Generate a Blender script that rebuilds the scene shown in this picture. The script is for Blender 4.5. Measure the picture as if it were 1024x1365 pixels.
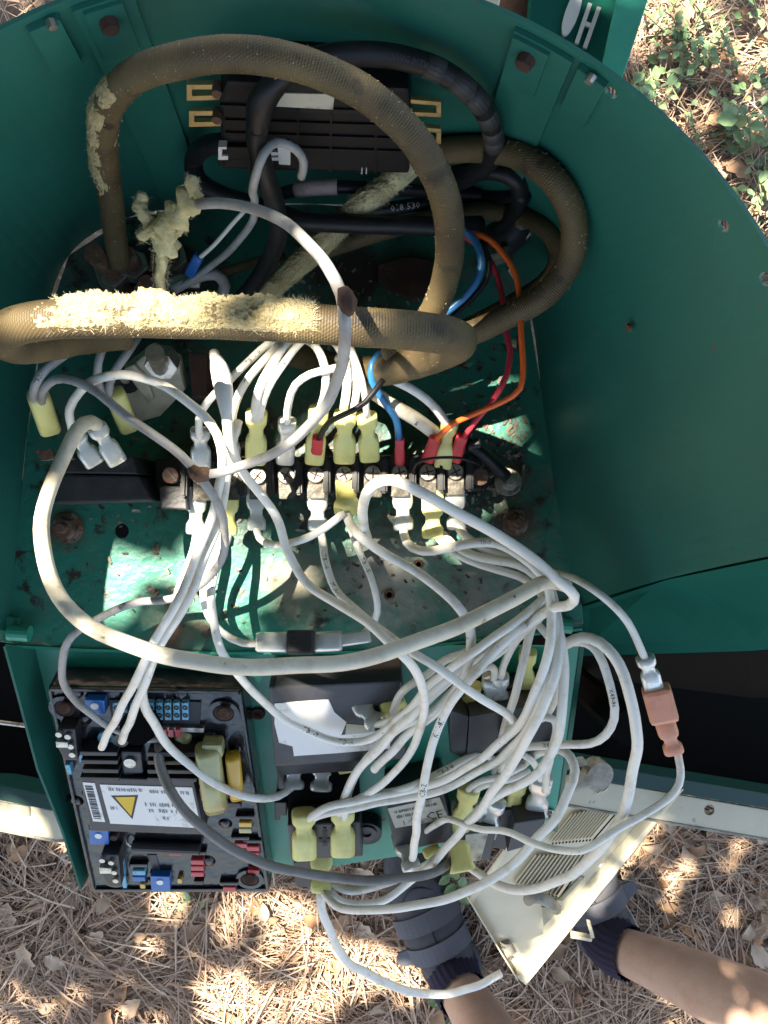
import bpy, bmesh, math, random
from mathutils import Vector, Matrix, noise
R = random.Random(7)
V = Vector
for o in list(bpy.data.objects): bpy.data.objects.remove(o)
S = bpy.context.scene
C = S.collection
# ------------------------------------------------------------------ camera, sky, sun, exposure
H = 1.5                                   # camera height over the ground, looking straight down
F = 1106.0                                # focal length in pixels of the 1024 wide photograph
cd = bpy.data.cameras.new('camera'); cam = bpy.data.objects.new('camera', cd); C.objects.link(cam)
cam.location = (0, 0, H); cam.rotation_euler = (0, 0, 0)
cd.sensor_fit = 'HORIZONTAL'; cd.sensor_width = 36; cd.lens = 36*F/1024
cd.clip_start = 0.02; cd.clip_end = 800
S.camera = cam
SUN = V((-0.36, 0.26, 0.9)).normalized()
w = bpy.data.worlds.new('World'); S.world = w; w.use_nodes = True
nt = w.node_tree; bg = nt.nodes['Background']
sky = nt.nodes.new('ShaderNodeTexSky'); sky.sky_type = 'NISHITA'; sky.sun_disc = False
sky.sun_elevation = math.asin(SUN.z); sky.sun_rotation = math.atan2(SUN.x, SUN.y)
sky.air_density = 1.0; sky.dust_density = 2.5; sky.ozone_density = 1.0
nt.links.new(sky.outputs[0], bg.inputs[0]); bg.inputs[1].default_value = 0.085
sl = bpy.data.lights.new('sun', 'SUN'); sl.energy = 3.5; sl.angle = math.radians(0.5); sl.color = (1, .965, .9)
so = bpy.data.objects.new('sun', sl); C.objects.link(so); so.location = (-2, 2, 6)
so.rotation_euler = SUN.to_track_quat('Z', 'Y').to_euler()
S.render.engine = 'CYCLES'
S.cycles.max_bounces = 8
vs = S.view_settings
vs.view_transform = 'Standard'; vs.look = 'None'; vs.gamma = 1; vs.use_curve_mapping = False
vs.exposure = 2.85
try:
    vs.use_white_balance = True; vs.white_balance_temperature = 7500; vs.white_balance_tint = 10
except Exception: pass

# ------------------------------------------------------------------ helpers
def lin(c):
    return tuple(((v/255)/12.92 if v/255 <= .04045 else ((v/255+.055)/1.055)**2.4) for v in c)
def P(x, y, d): return V(((x-512)/F*d, (682.5-y)/F*d, H-d))
def pxr(wpx, d): return wpx/2*d/F
class Plane:
    def __init__(s, a, b, c):
        s.o = a; u = (b-a).normalized(); n = u.cross(c-a).normalized()
        if n.z < 0: n = -n
        s.n = n
    def hit(s, x, y, h=0.0):
        r = V(((x-512)/F, (682.5-y)/F, -1.0)); o = V((0, 0, H))
        t = (s.o + s.n*h - o).dot(s.n)/r.dot(s.n)
        return o + r*t
def flat(d): return Plane(P(0, 0, d), P(900, 0, d), P(0, 900, d))

class MB:
    def __init__(s): s.v = []; s.f = []; s.uv = []; s.m = []
    def add(s, vs_, fs, uvs=None, mi=0):
        b = len(s.v); s.v += [tuple(p) for p in vs_]
        for k, f in enumerate(fs):
            s.f.append([b+i for i in f]); s.m.append(mi)
            s.uv += (uvs[k] if uvs else [(0, 0)]*len(f))
WL = {}
def children_loc(p): return WL.get(p.name, V((0, 0, 0))) if p else V((0, 0, 0))
def finish(o, parent, loc):
    C.objects.link(o)
    if parent:
        o.parent = parent; o.location = loc - children_loc(parent)
    else: o.location = loc
    WL[o.name] = loc.copy()
    return o
def build(name, mb, mats, parent=None, smooth=False, loc=None, bevel=0, kind=None):
    """one mesh object; mb in world coordinates"""
    me = bpy.data.meshes.new(name)
    if loc is None:
        n = len(mb.v); xs = [p[0] for p in mb.v]; ys = [p[1] for p in mb.v]; zs = [p[2] for p in mb.v]
        loc = V(((min(xs)+max(xs))/2, (min(ys)+max(ys))/2, min(zs)))
    me.from_pydata([(p[0]-loc.x, p[1]-loc.y, p[2]-loc.z) for p in mb.v], [], mb.f)
    uvl = me.uv_layers.new(name='UVMap')
    flatuv = [c for uv in mb.uv for c in uv]
    if len(flatuv) == len(me.loops)*2: uvl.data.foreach_set('uv', flatuv)
    for m in (mats if isinstance(mats, (list, tuple)) else [mats]): me.materials.append(m)
    if any(mb.m): me.polygons.foreach_set('material_index', mb.m)
    if bevel:
        bm = bmesh.new(); bm.from_mesh(me)
        bmesh.ops.recalc_face_normals(bm, faces=bm.faces)
        ed = [e for e in bm.edges if len(e.link_faces) == 2 and e.calc_face_angle(0) > .5]
        bmesh.ops.bevel(bm, geom=ed, offset=bevel, segments=2, profile=.6, affect='EDGES', clamp_overlap=True)
        bm.to_mesh(me); bm.free()
    if smooth: me.polygons.foreach_set('use_smooth', [True]*len(me.polygons))
    me.update()
    o = bpy.data.objects.new(name, me)
    finish(o, parent, loc)
    if kind: o['kind'] = kind
    return o
def piece(name, mesh, parent, loc, rot=None, scale=None):
    o = bpy.data.objects.new(name, mesh); finish(o, parent, loc)
    if rot is not None: o.rotation_euler = rot
    if scale is not None: o.scale = scale
    return o
def tag(o, label, cat, group=None):
    o['label'] = label; o['category'] = cat
    if group: o['group'] = group
    return o
def thing(name, loc, label, cat, group=None):
    o = bpy.data.objects.new(name, None); o.empty_display_size = .02
    finish(o, None, V(loc)); return tag(o, label, cat, group)
def spline(pts, step=.006, dims=3):
    """centripetal-ish Catmull-Rom through world points (Vectors)"""
    n = len(pts); out = []
    for i in range(n-1):
        p1, p2 = pts[i], pts[i+1]
        p0 = pts[i-1] if i else p1*2-p2
        p3 = pts[i+2] if i+2 < n else p2*2-p1
        L = max((p2-p1).length, 1e-6); k = max(2, int(L/step))
        m1 = (p2-p0)*.5*min(1.4, 2*L/max((p2-p0).length, 1e-6)); m2 = (p3-p1)*.5*min(1.4, 2*L/max((p3-p1).length, 1e-6))
        for j in range(k):
            t = j/k; t2 = t*t; t3 = t2*t
            out.append(p1*(2*t3-3*t2+1)+m1*(t3-2*t2+t)+p2*(-2*t3+3*t2)+m2*(t3-t2))
    out.append(pts[-1].copy()); return out
def frames(path):
    n = len(path); T = []
    for i in range(n):
        a = path[max(0, i-1)]; b = path[min(n-1, i+1)]; t = (b-a)
        T.append(t.normalized() if t.length > 1e-9 else V((0, 0, 1)))
    ref = V((0, 0, 1)) if abs(T[0].z) < .9 else V((1, 0, 0))
    N = [(ref-T[0]*ref.dot(T[0])).normalized()]
    for i in range(1, n):
        q = N[-1]-T[i]*N[-1].dot(T[i]); N.append(q.normalized() if q.length > 1e-9 else N[-1])
    return T, N, [T[i].cross(N[i]) for i in range(n)]
def tube_mb(path, rad, seg=10, mb=None, flatten=1.0, wob=0, cap=True, mi=0):
    mb = mb or MB(); T, N, B = frames(path); n = len(path)
    L = [0]
    for i in range(1, n): L.append(L[-1]+(path[i]-path[i-1]).length)
    vs_ = []
    for i in range(n):
        r = rad(L[i]/max(L[-1], 1e-9)) if callable(rad) else rad
        for k in range(seg):
            a = 2*math.pi*k/seg; rr = r
            if wob: rr = r*(1+wob*noise.noise(path[i]*90+V((math.cos(a), math.sin(a), 0))*1.3))
            vs_.append(path[i]+N[i]*(math.cos(a)*rr*flatten)+B[i]*(math.sin(a)*rr))
    fs = []; uv = []
    for i in range(n-1):
        for k in range(seg):
            k2 = (k+1) % seg
            fs.append([i*seg+k, i*seg+k2, (i+1)*seg+k2, (i+1)*seg+k])
            uv.append([(k/seg, L[i]), ((k+1)/seg, L[i]), ((k+1)/seg, L[i+1]), (k/seg, L[i+1])])
    if cap:
        fs.append(list(range(seg))[::-1]); uv.append([(0, 0)]*seg)
        fs.append([(n-1)*seg+k for k in range(seg)]); uv.append([(0, 0)]*seg)
    mb.add(vs_, fs, uv, mi); return mb
def prism_mb(top, n, h, mb=None, mi=0):
    """polygon of world points extruded by -n*h"""
    mb = mb or MB(); k = len(top)
    # make the top face look along n
    a = V((0, 0, 0))
    for i in range(k): a += (top[i]-top[0]).cross(top[(i+1) % k]-top[0])
    if a.dot(n) < 0: top = top[::-1]
    vs_ = list(top)+[p-n*h for p in top]
    fs = [list(range(k)), [k+i for i in range(k)][::-1]]
    for i in range(k):
        j = (i+1) % k; fs.append([i, k+i, k+j, j])
    mb.add(vs_, fs, None, mi); return mb
def prism(name, pl, poly, h1, h0, mat, parent, bevel=0, **kw):
    top = [pl.hit(x, y, h1) for x, y in poly]
    return build(name, prism_mb(top, pl.n, h1-h0), mat, parent, bevel=bevel, **kw)
def disc_mb(c, n, r, h, seg=14, r2=None, mb=None):
    n = n.normalized(); u = n.orthogonal().normalized(); v = n.cross(u); mb = mb or MB()
    r2 = r if r2 is None else r2
    vs_ = [c+(u*math.cos(2*math.pi*k/seg)+v*math.sin(2*math.pi*k/seg))*r2 for k in range(seg)]
    vs_ += [c-n*h+(u*math.cos(2*math.pi*k/seg)+v*math.sin(2*math.pi*k/seg))*r for k in range(seg)]
    fs = [list(range(seg)), [seg+k for k in range(seg)][::-1]]+[[k, seg+k, seg+(k+1) % seg, (k+1) % seg] for k in range(seg)]
    mb.add(vs_, fs); return mb
def ring_mb(c, n, r0, r1, h, seg=16, mb=None):
    n = n.normalized(); u = n.orthogonal().normalized(); v = n.cross(u); mb = mb or MB(); vs_ = []
    for rr, hh in ((r1, 0), (r0, 0), (r0, -h), (r1, -h)):
        vs_ += [c+n*hh+(u*math.cos(2*math.pi*k/seg)+v*math.sin(2*math.pi*k/seg))*rr for k in range(seg)]
    fs = []
    for q in range(4):
        for k in range(seg):
            a = q*seg; b = ((q+1) % 4)*seg; k2 = (k+1) % seg
            fs.append([a+k, a+k2, b+k2, b+k])
    mb.add(vs_, fs); return mb
def boolean(o, cutters):
    """cut holes through o with meshes given as MB"""
    for mb in cutters:
        me = bpy.data.meshes.new('cut'); me.from_pydata(mb.v, [], mb.f); bm = bmesh.new(); bm.from_mesh(me)
        bmesh.ops.recalc_face_normals(bm, faces=bm.faces); bm.to_mesh(me); bm.free()
        c = bpy.data.objects.new('cut', me); C.objects.link(c)
        m = o.modifiers.new('b', 'BOOLEAN'); m.object = c; m.operation = 'DIFFERENCE'; m.solver = 'EXACT'
        bpy.context.view_layer.update()
        dg = bpy.context.evaluated_depsgraph_get(); new = bpy.data.meshes.new_from_object(o.evaluated_get(dg))
        o.modifiers.clear(); o.data = new; bpy.data.objects.remove(c)

# ------------------------------------------------------------------ materials
def mat(name, base, rough=.5, metal=0, spec=.5, var=None, vscale=30, vlo=.45, vhi=.7, bump=0, bscale=200, sss=0, trans=0, coat=0,
        var2=None, v2scale=12, v2lo=.55, v2hi=.65, coord='Object', detail=6):
    m = bpy.data.materials.new(name); m.use_nodes = True; t = m.node_tree; b = t.nodes['Principled BSDF']
    b.inputs['Base Color'].default_value = (*base, 1); b.inputs['Roughness'].default_value = rough
    b.inputs['Metallic'].default_value = metal; b.inputs['Specular IOR Level'].default_value = spec
    if sss:
        b.inputs['Subsurface Weight'].default_value = sss; b.inputs['Subsurface Radius'].default_value = (.004, .004, .003); b.inputs['Subsurface Scale'].default_value = 1
    if trans: b.inputs['Transmission Weight'].default_value = trans
    if coat: b.inputs['Coat Weight'].default_value = coat; b.inputs['Coat Roughness'].default_value = .12
    tc = t.nodes.new('ShaderNodeTexCoord'); col = None
    geo = t.nodes.new('ShaderNodeNewGeometry')
    pos = geo.outputs['Position'] if coord == 'World' else tc.outputs[coord]
    def layer(colr, sc, lo, hi, prev):
        n = t.nodes.new('ShaderNodeTexNoise'); n.inputs['Scale'].default_value = sc; n.inputs['Detail'].default_value = detail; n.inputs['Roughness'].default_value = .65
        t.links.new(pos, n.inputs['Vector'])
        r = t.nodes.new('ShaderNodeMapRange'); r.inputs[1].default_value = lo; r.inputs[2].default_value = hi
        t.links.new(n.outputs[0], r.inputs[0])
        mx = t.nodes.new('ShaderNodeMix'); mx.data_type = 'RGBA'
        t.links.new(r.outputs[0], mx.inputs[0]); mx.inputs[7].default_value = (*colr, 1)
        if prev is None: mx.inputs[6].default_value = (*base, 1)
        else: t.links.new(prev, mx.inputs[6])
        return mx.outputs[2]
    if var: col = layer(var, vscale, vlo, vhi, col)
    if var2: col = layer(var2, v2scale, v2lo, v2hi, col)
    if col is not None: t.links.new(col, b.inputs['Base Color'])
    if bump:
        n = t.nodes.new('ShaderNodeTexNoise'); n.inputs['Scale'].default_value = bscale; n.inputs['Detail'].default_value = 4
        t.links.new(pos, n.inputs['Vector'])
        bp = t.nodes.new('ShaderNodeBump'); bp.inputs['Strength'].default_value = bump; bp.inputs['Distance'].default_value = .002
        t.links.new(n.outputs[0], bp.inputs['Height']); t.links.new(bp.outputs[0], b.inputs['Normal'])
    return m
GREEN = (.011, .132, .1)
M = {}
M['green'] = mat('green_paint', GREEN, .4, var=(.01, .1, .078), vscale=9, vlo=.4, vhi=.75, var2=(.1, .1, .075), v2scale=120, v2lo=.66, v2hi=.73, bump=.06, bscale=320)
M['floor'] = mat('dirty_green_paint', (.012, .18, .122), .45, var=(.15, .14, .115), vscale=16, vlo=.52, vhi=.74, var2=(.035, .024, .016), v2scale=60, v2lo=.56, v2hi=.64, bump=.35, bscale=170, detail=9)
def floor_extra():
    # chalky deposits spreading over the middle of the plate, rust along it
    t = M['floor'].node_tree; b = t.nodes['Principled BSDF']; prev = b.inputs['Base Color'].links[0].from_socket
    g = t.nodes.new('ShaderNodeNewGeometry')
    def blob(c, rad, colr, sc, prev, lo=.2, hi=.5):
        d = t.nodes.new('ShaderNodeVectorMath'); d.operation = 'DISTANCE'; t.links.new(g.outputs['Position'], d.inputs[0]); d.inputs[1].default_value = c
        mr = t.nodes.new('ShaderNodeMapRange'); mr.inputs[1].default_value = 0; mr.inputs[2].default_value = rad; mr.inputs[3].default_value = .62; mr.inputs[4].default_value = 0
        t.links.new(d.outputs['Value'], mr.inputs[0])
        n = t.nodes.new('ShaderNodeTexNoise'); n.inputs['Scale'].default_value = sc; n.inputs['Detail'].default_value = 9; n.inputs['Roughness'].default_value = .7
        t.links.new(g.outputs['Position'], n.inputs['Vector'])
        ad = t.nodes.new('ShaderNodeMath'); ad.operation = 'MULTIPLY'; t.links.new(mr.outputs[0], ad.inputs[0]); t.links.new(n.outputs[0], ad.inputs[1])
        r2 = t.nodes.new('ShaderNodeMapRange'); r2.inputs[1].default_value = lo*.6; r2.inputs[2].default_value = hi*.6; t.links.new(ad.outputs[0], r2.inputs[0])
        mx = t.nodes.new('ShaderNodeMix'); mx.data_type = 'RGBA'; t.links.new(r2.outputs[0], mx.inputs[0])
        t.links.new(prev, mx.inputs[6]); mx.inputs[7].default_value = (*colr, 1); return mx.outputs[2]
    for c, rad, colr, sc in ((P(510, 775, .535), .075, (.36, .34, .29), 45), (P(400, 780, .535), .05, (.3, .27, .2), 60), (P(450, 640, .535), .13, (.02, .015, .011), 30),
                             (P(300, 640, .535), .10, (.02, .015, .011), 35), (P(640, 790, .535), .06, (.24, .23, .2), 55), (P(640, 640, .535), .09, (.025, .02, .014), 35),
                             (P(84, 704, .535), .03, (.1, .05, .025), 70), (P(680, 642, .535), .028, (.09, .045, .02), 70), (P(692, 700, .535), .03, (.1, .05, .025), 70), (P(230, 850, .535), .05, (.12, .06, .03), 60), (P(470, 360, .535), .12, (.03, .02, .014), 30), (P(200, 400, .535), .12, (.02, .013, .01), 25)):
        prev = blob(c, rad, colr, sc, prev)
    t.links.new(prev, b.inputs['Base Color'])
floor_extra()
M['panel'] = mat('skylit_green_paint', (.016, .27, .18), .35, var=(.012, .21, .14), vscale=14, var2=(.03, .025, .018), v2scale=70, v2lo=.68, v2hi=.72, bump=.05, bscale=300)  # lighter than the box green; stands in for extra sky light on the panel
M['cream'] = mat('cream_paint', (.62, .56, .41), .4, var=(.53, .47, .34), vscale=18, vlo=.4, vhi=.75, var2=(.2, .18, .14), v2scale=60, v2lo=.66, v2hi=.76, bump=.05, bscale=250)
M['creamdirty'] = mat('mouldy_cream_paint', (.33, .31, .25), .7, var=(.12, .11, .085), vscale=50, vlo=.42, vhi=.68, bump=.4, bscale=200)
M['black'] = mat('black_plastic', (.02, .02, .022), .42, var=(.05, .047, .04), vscale=60, vlo=.55, vhi=.8, bump=.06, bscale=400)
M['blackgrey'] = mat('charcoal_plastic', (.027, .027, .031), .4, var=(.06, .056, .048), vscale=45, vlo=.5, vhi=.78, bump=.08, bscale=400)
M['void'] = mat('shade_black', (.005, .005, .005), .8, spec=.05, bump=.1)  # near black stands in for the deep shade inside the housing
M['epoxy'] = mat('potting_resin', (.012, .012, .015), .22, var=(.035, .033, .03), vscale=40, vlo=.5, vhi=.8, bump=.7, bscale=70, coat=.15)
M['rubber'] = mat('black_cable_sheath', (.01, .01, .012), .45, spec=.35, var=(.028, .025, .022), vscale=50, vlo=.52, vhi=.8, bump=.08, bscale=300)
M['wire'] = mat('white_wire_sleeve', (.79, .77, .7), .4, var=(.5, .43, .3), vscale=70, vlo=.52, vhi=.8, var2=(.1, .075, .05), v2scale=260, v2lo=.67, v2hi=.72, coord='World', bump=.05)
M['wirecream'] = mat('yellowed_wire_sleeve', (.68, .63, .5), .42, var=(.4, .33, .22), vscale=50, vlo=.48, vhi=.78, var2=(.09, .06, .04), v2scale=200, v2lo=.66, v2hi=.72, coord='World', bump=.08)
M['grey'] = mat('grey_wire_sleeve', (.34, .34, .335), .5, var=(.17, .15, .125), vscale=70, vlo=.48, vhi=.75, var2=(.06, .04, .03), v2scale=80, v2lo=.66, v2hi=.73, coord='World', bump=.1)
M['darkgrey'] = mat('dark_grey_wire_sleeve', (.19, .185, .175), .45, var=(.1, .09, .075), vscale=45, vlo=.48, vhi=.75, coord='World', bump=.1)
M['orange'] = mat('orange_wire_sleeve', (.75, .12, .02), .35, var=(.4, .06, .015), vscale=60, vlo=.6, vhi=.8)
M['redwire'] = mat('red_wire_sleeve', (.5, .03, .05), .35, var=(.25, .02, .03), vscale=60, vlo=.55, vhi=.8)
M['blue'] = mat('blue_wire_sleeve', (.02, .16, .36), .35, var=(.02, .1, .2), vscale=60, vlo=.55, vhi=.8)
M['yellow'] = mat('yellow_nylon', (.74, .69, .26), .3, var=(.55, .49, .19), vscale=70, vlo=.45, vhi=.75, sss=.35, bump=.1, bscale=300)
M['clear'] = mat('clear_nylon', (.62, .65, .62), .28, var=(.42, .41, .36), vscale=70, vlo=.5, vhi=.75, sss=.3, trans=.35, bump=.12, bscale=250)
M['red'] = mat('red_nylon', (.62, .03, .045), .4, var=(.3, .02, .03), vscale=90, vlo=.55, vhi=.8, sss=.2)
M['pinkorange'] = mat('salmon_nylon', (.74, .33, .21), .35, var=(.6, .24, .14), vscale=60, vlo=.45, vhi=.7, sss=.3)
M['metal'] = mat('dull_plated_metal', (.5, .48, .43), .38, metal=.9, var=(.16, .12, .08), vscale=120, vlo=.45, vhi=.7, bump=.15, bscale=300)
M['breaker'] = mat('breaker_bakelite', (.004, .004, .005), .6, spec=.3, var=(.012, .01, .009), vscale=60, vlo=.5, vhi=.8, bump=.1)
M['tarnish'] = mat('tarnished_metal', (.13, .12, .095), .55, metal=.3, var=(.04, .033, .025), vscale=160, vlo=.42, vhi=.6, bump=.3, bscale=300, coord='World')
M['brass'] = mat('brass', (.52, .4, .2), .4, metal=.85, var=(.2, .15, .08), vscale=80, vlo=.5, vhi=.75)
M['rust'] = mat('rusty_steel', (.12, .06, .035), .8, var=(.3, .27, .22), vscale=110, vlo=.52, vhi=.72, bump=.6, bscale=220)
M['rustdark'] = mat('dark_rust', (.05, .022, .016), .85, var=(.1, .05, .03), vscale=40, bump=.5, bscale=160)
M['paper'] = mat('torn_white_label', (.8, .79, .76), .6, var=(.42, .39, .34), vscale=60, vlo=.58, vhi=.7, bump=.1)
M['dirtypaper'] = mat('dirty_label', (.5, .47, .38), .7, var=(.12, .1, .07), vscale=60, vlo=.5, vhi=.66, bump=.1)
M['ink'] = mat('ink', (.02, .02, .025), .6)
M['greyink'] = mat('grey_ink', (.2, .2, .2), .6)
M['tapegrey'] = mat('worn_cable_print', (.04, .04, .04), .6)
M['yink'] = mat('yellow_ink', (.75, .48, .02), .5)
M['tblue'] = mat('blue_trimmer', (.01, .13, .42), .35)
M['lblue'] = mat('light_blue_resistor', (.12, .42, .58), .4, var=(.05, .1, .14), vscale=300, vlo=.55, vhi=.6)
M['pink'] = mat('red_brown_resistor', (.5, .06, .07), .35)
M['olive'] = mat('olive_film_capacitor', (.36, .35, .15), .25, var=(.25, .23, .1), vscale=60, coat=.4)
M['mustard'] = mat('mustard_capacitor', (.6, .34, .03), .25, coat=.4)
M['white'] = mat('white_plastic', (.72, .72, .7), .4)
M['insul'] = mat('ivory_insulator', (.5, .46, .34), .5, var=(.25, .2, .13), vscale=40, vlo=.45, vhi=.7, var2=(.05, .04, .03), v2scale=90, v2lo=.66, v2hi=.7)
M['cord'] = mat('frayed_cotton', (.56, .5, .27), .9, var=(.4, .34, .18), vscale=120, bump=.8, bscale=260)
M['fuzz'] = mat('cotton_fibre', (.62, .55, .36), .9, spec=.1)
M['letter'] = mat('pale_letter', (.45, .45, .42), .5)
M['shade'] = mat('shaded_green_paint', (.005, .075, .056), .9, spec=.02)  # box green darkened, with the shade put into the colour
M['teal'] = mat('teal_paint', (.005, .042, .036), .4, bump=.05)
def hose_mat(name, c1, c2, dirt):
    m = bpy.data.materials.new(name); m.use_nodes = True; t = m.node_tree; b = t.nodes['Principled BSDF']; b.inputs['Roughness'].default_value = .62
    uv = t.nodes.new('ShaderNodeUVMap'); sp = t.nodes.new('ShaderNodeSeparateXYZ'); t.links.new(uv.outputs[0], sp.inputs[0])
    def math_(op, a, b2):
        n = t.nodes.new('ShaderNodeMath'); n.operation = op
        for k, q in enumerate((a, b2)):
            if isinstance(q, (int, float)): n.inputs[k].default_value = q
            else: t.links.new(q, n.inputs[k])
        return n.outputs[0]
    s1 = math_('SINE', math_('MULTIPLY', sp.outputs[1], 5600.0), 0)
    s2 = math_('SINE', math_('ADD', math_('MULTIPLY', sp.outputs[0], 6.2832*30), math_('MULTIPLY', sp.outputs[1], 2800.0)), 0)
    hgt = math_('ADD', s1, math_('MULTIPLY', s2, .5))
    g = t.nodes.new('ShaderNodeNewGeometry')
    n = t.nodes.new('ShaderNodeTexNoise'); n.inputs['Scale'].default_value = 38; n.inputs['Detail'].default_value = 8; t.links.new(g.outputs['Position'], n.inputs['Vector'])
    r = t.nodes.new('ShaderNodeMapRange'); r.inputs[1].default_value = .38; r.inputs[2].default_value = .68; t.links.new(n.outputs[0], r.inputs[0])
    mx = t.nodes.new('ShaderNodeMix'); mx.data_type = 'RGBA'; mx.inputs[6].default_value = (*c1, 1); mx.inputs[7].default_value = (*c2, 1); t.links.new(r.outputs[0], mx.inputs[0])
    hm = t.nodes.new('ShaderNodeMapRange'); hm.inputs[1].default_value = -1.5; hm.inputs[2].default_value = 1.5; hm.inputs[3].default_value = .3; hm.inputs[4].default_value = 0; t.links.new(hgt, hm.inputs[0])
    mx2 = t.nodes.new('ShaderNodeMix'); mx2.data_type = 'RGBA'; t.links.new(mx.outputs[2], mx2.inputs[6]); mx2.inputs[7].default_value = (*dirt, 1); t.links.new(hm.outputs[0], mx2.inputs[0])
    n2 = t.nodes.new('ShaderNodeTexNoise'); n2.inputs['Scale'].default_value = 70; n2.inputs['Detail'].default_value = 6; t.links.new(g.outputs['Position'], n2.inputs['Vector'])
    r2 = t.nodes.new('ShaderNodeMapRange'); r2.inputs[1].default_value = .6; r2.inputs[2].default_value = .72; t.links.new(n2.outputs[0], r2.inputs[0])
    mx3 = t.nodes.new('ShaderNodeMix'); mx3.data_type = 'RGBA'; t.links.new(mx2.outputs[2], mx3.inputs[6]); mx3.inputs[7].default_value = (*dirt, 1); t.links.new(r2.outputs[0], mx3.inputs[0])
    t.links.new(mx3.outputs[2], b.inputs['Base Color'])
    bp = t.nodes.new('ShaderNodeBump'); bp.inputs['Strength'].default_value = .35; bp.inputs['Distance'].default_value = .0004; t.links.new(hgt, bp.inputs['Height']); t.links.new(bp.outputs[0], b.inputs['Normal'])
    return m
M['hose'] = hose_mat('braided_cotton_sleeve', (.13, .093, .037), (.065, .043, .018), (.025, .016, .008))
def island_mat(name, cols, rough=.8, transl=0):
    m = bpy.data.materials.new(name); m.use_nodes = True; t = m.node_tree; b = t.nodes['Principled BSDF']; b.inputs['Roughness'].default_value = rough
    g = t.nodes.new('ShaderNodeNewGeometry'); r = t.nodes.new('ShaderNodeValToRGB'); e = r.color_ramp.elements
    e[0].color = (*cols[0], 1); e[1].color = (*cols[-1], 1); e[1].position = 1
    for k, c in enumerate(cols[1:-1]): q = e.new((k+1)/(len(cols)-1)); q.color = (*c, 1)
    t.links.new(g.outputs['Random Per Island'], r.inputs[0]); t.links.new(r.outputs[0], b.inputs['Base Color'])
    if transl:
        tr = t.nodes.new('ShaderNodeBsdfTranslucent'); ad = t.nodes.new('ShaderNodeMixShader'); ad.inputs[0].default_value = transl
        t.links.new(r.outputs[0], tr.inputs[0]); t.links.new(b.outputs[0], ad.inputs[1]); t.links.new(tr.outputs[0], ad.inputs[2])
        t.links.new(ad.outputs[0], t.nodes['Material Output'].inputs[0])
    return m
M['needle'] = island_mat('dry_pine_needle', [(.17, .105, .07), (.46, .32, .22), (.35, .21, .13), (.53, .41, .3), (.27, .17, .115), (.49, .35, .245)], .6)
M['leaf'] = island_mat('oak_leaf', [(.03, .07, .015), (.05, .1, .02), (.04, .085, .03)], .5, .35)

def objrand_mat(name, cols, rough=.7, vein=True):
    m = bpy.data.materials.new(name); m.use_nodes = True; t = m.node_tree; b = t.nodes['Principled BSDF']; b.inputs['Roughness'].default_value = rough
    g = t.nodes.new('ShaderNodeObjectInfo'); r = t.nodes.new('ShaderNodeValToRGB'); e = r.color_ramp.elements
    e[0].color = (*cols[0], 1); e[1].color = (*cols[-1], 1)
    for k, c in enumerate(cols[1:-1]): q = e.new((k+1)/(len(cols)-1)); q.color = (*c, 1)
    t.links.new(g.outputs['Random'], r.inputs[0])
    n = t.nodes.new('ShaderNodeTexNoise'); n.inputs['Scale'].default_value = 90; n.inputs['Detail'].default_value = 6
    tc = t.nodes.new('ShaderNodeTexCoord'); t.links.new(tc.outputs['Object'], n.inputs['Vector'])
    mx = t.nodes.new('ShaderNodeMix'); mx.data_type = 'RGBA'; mx.blend_type = 'MULTIPLY'; mx.inputs[0].default_value = .42
    t.links.new(r.outputs[0], mx.inputs[6]); t.links.new(n.outputs[0], mx.inputs[7]); t.links.new(mx.outputs[2], b.inputs['Base Color'])
    return m
M['dryleaf'] = objrand_mat('dry_leaf', [(.46, .3, .18), (.36, .2, .1), (.55, .42, .3), (.28, .15, .08), (.52, .28, .13), (.58, .48, .37)])
M['weed'] = objrand_mat('weed_leaf', [(.12, .21, .08), (.18, .3, .12), (.15, .26, .14), (.25, .32, .12)], .6)

# ------------------------------------------------------------------ ground
def fib(n, zone, lmin, lmax, wid, zlo, zhi, mb, seg=4, curl=.35):
    for _ in range(n):
        x, y = zone(); nz = noise.noise(V((x*7, y*7, 3)))
        if nz < R.uniform(-.9, -.05): continue
        a = R.uniform(0, 2*math.pi) if R.random() < .45 else 2.5*noise.noise(V((x*4, y*4, 8)))*math.pi+R.gauss(0, .35); L = R.uniform(lmin, lmax); c = R.uniform(-curl, curl); z0 = R.uniform(zlo, zhi); tilt = R.uniform(-.09, .09)
        b = len(mb.v); ww = wid*R.uniform(.6, 1.2)
        px, py = x, y; k = c/seg
        for i in range(seg+1):
            nx, ny = -math.sin(a), math.cos(a); q = ww*(1-.6*i/seg)
            z = max(.001, z0+tilt*L*(i/seg-.5)+.004*math.sin(i*1.3))
            mb.v += [(px+nx*q, py+ny*q, z), (px-nx*q, py-ny*q, z+.0007)]
            px += math.cos(a)*L/seg; py += math.sin(a)*L/seg; a += k
        for i in range(seg):
            mb.f.append([b+2*i, b+2*i+1, b+2*i+3, b+2*i+2]); mb.m.append(0); mb.uv += [(0, 0)]*4
g = MB(); N = 60
gx = [-150, -60, -20, -6]+[-2+4*i/N for i in range(N+1)]+[6, 20, 60, 150]
vs_ = []
for yy in gx:
    for xx in gx:
        vs_.append(V((xx, yy, .018*noise.noise(V((xx*3, yy*3, 0)))-.012)))
k = len(gx); g.add(vs_, [[j*k+i, j*k+i+1, (j+1)*k+i+1, (j+1)*k+i] for j in range(k-1) for i in range(k-1)])
M['soil'] = mat('leaf_litter_soil', (.2, .15, .11), .95, var=(.085, .06, .042), vscale=28, vlo=.4, vhi=.65, var2=(.3, .24, .17), v2scale=70, v2lo=.55, v2hi=.7, bump=1, bscale=90, coord='World')
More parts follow.
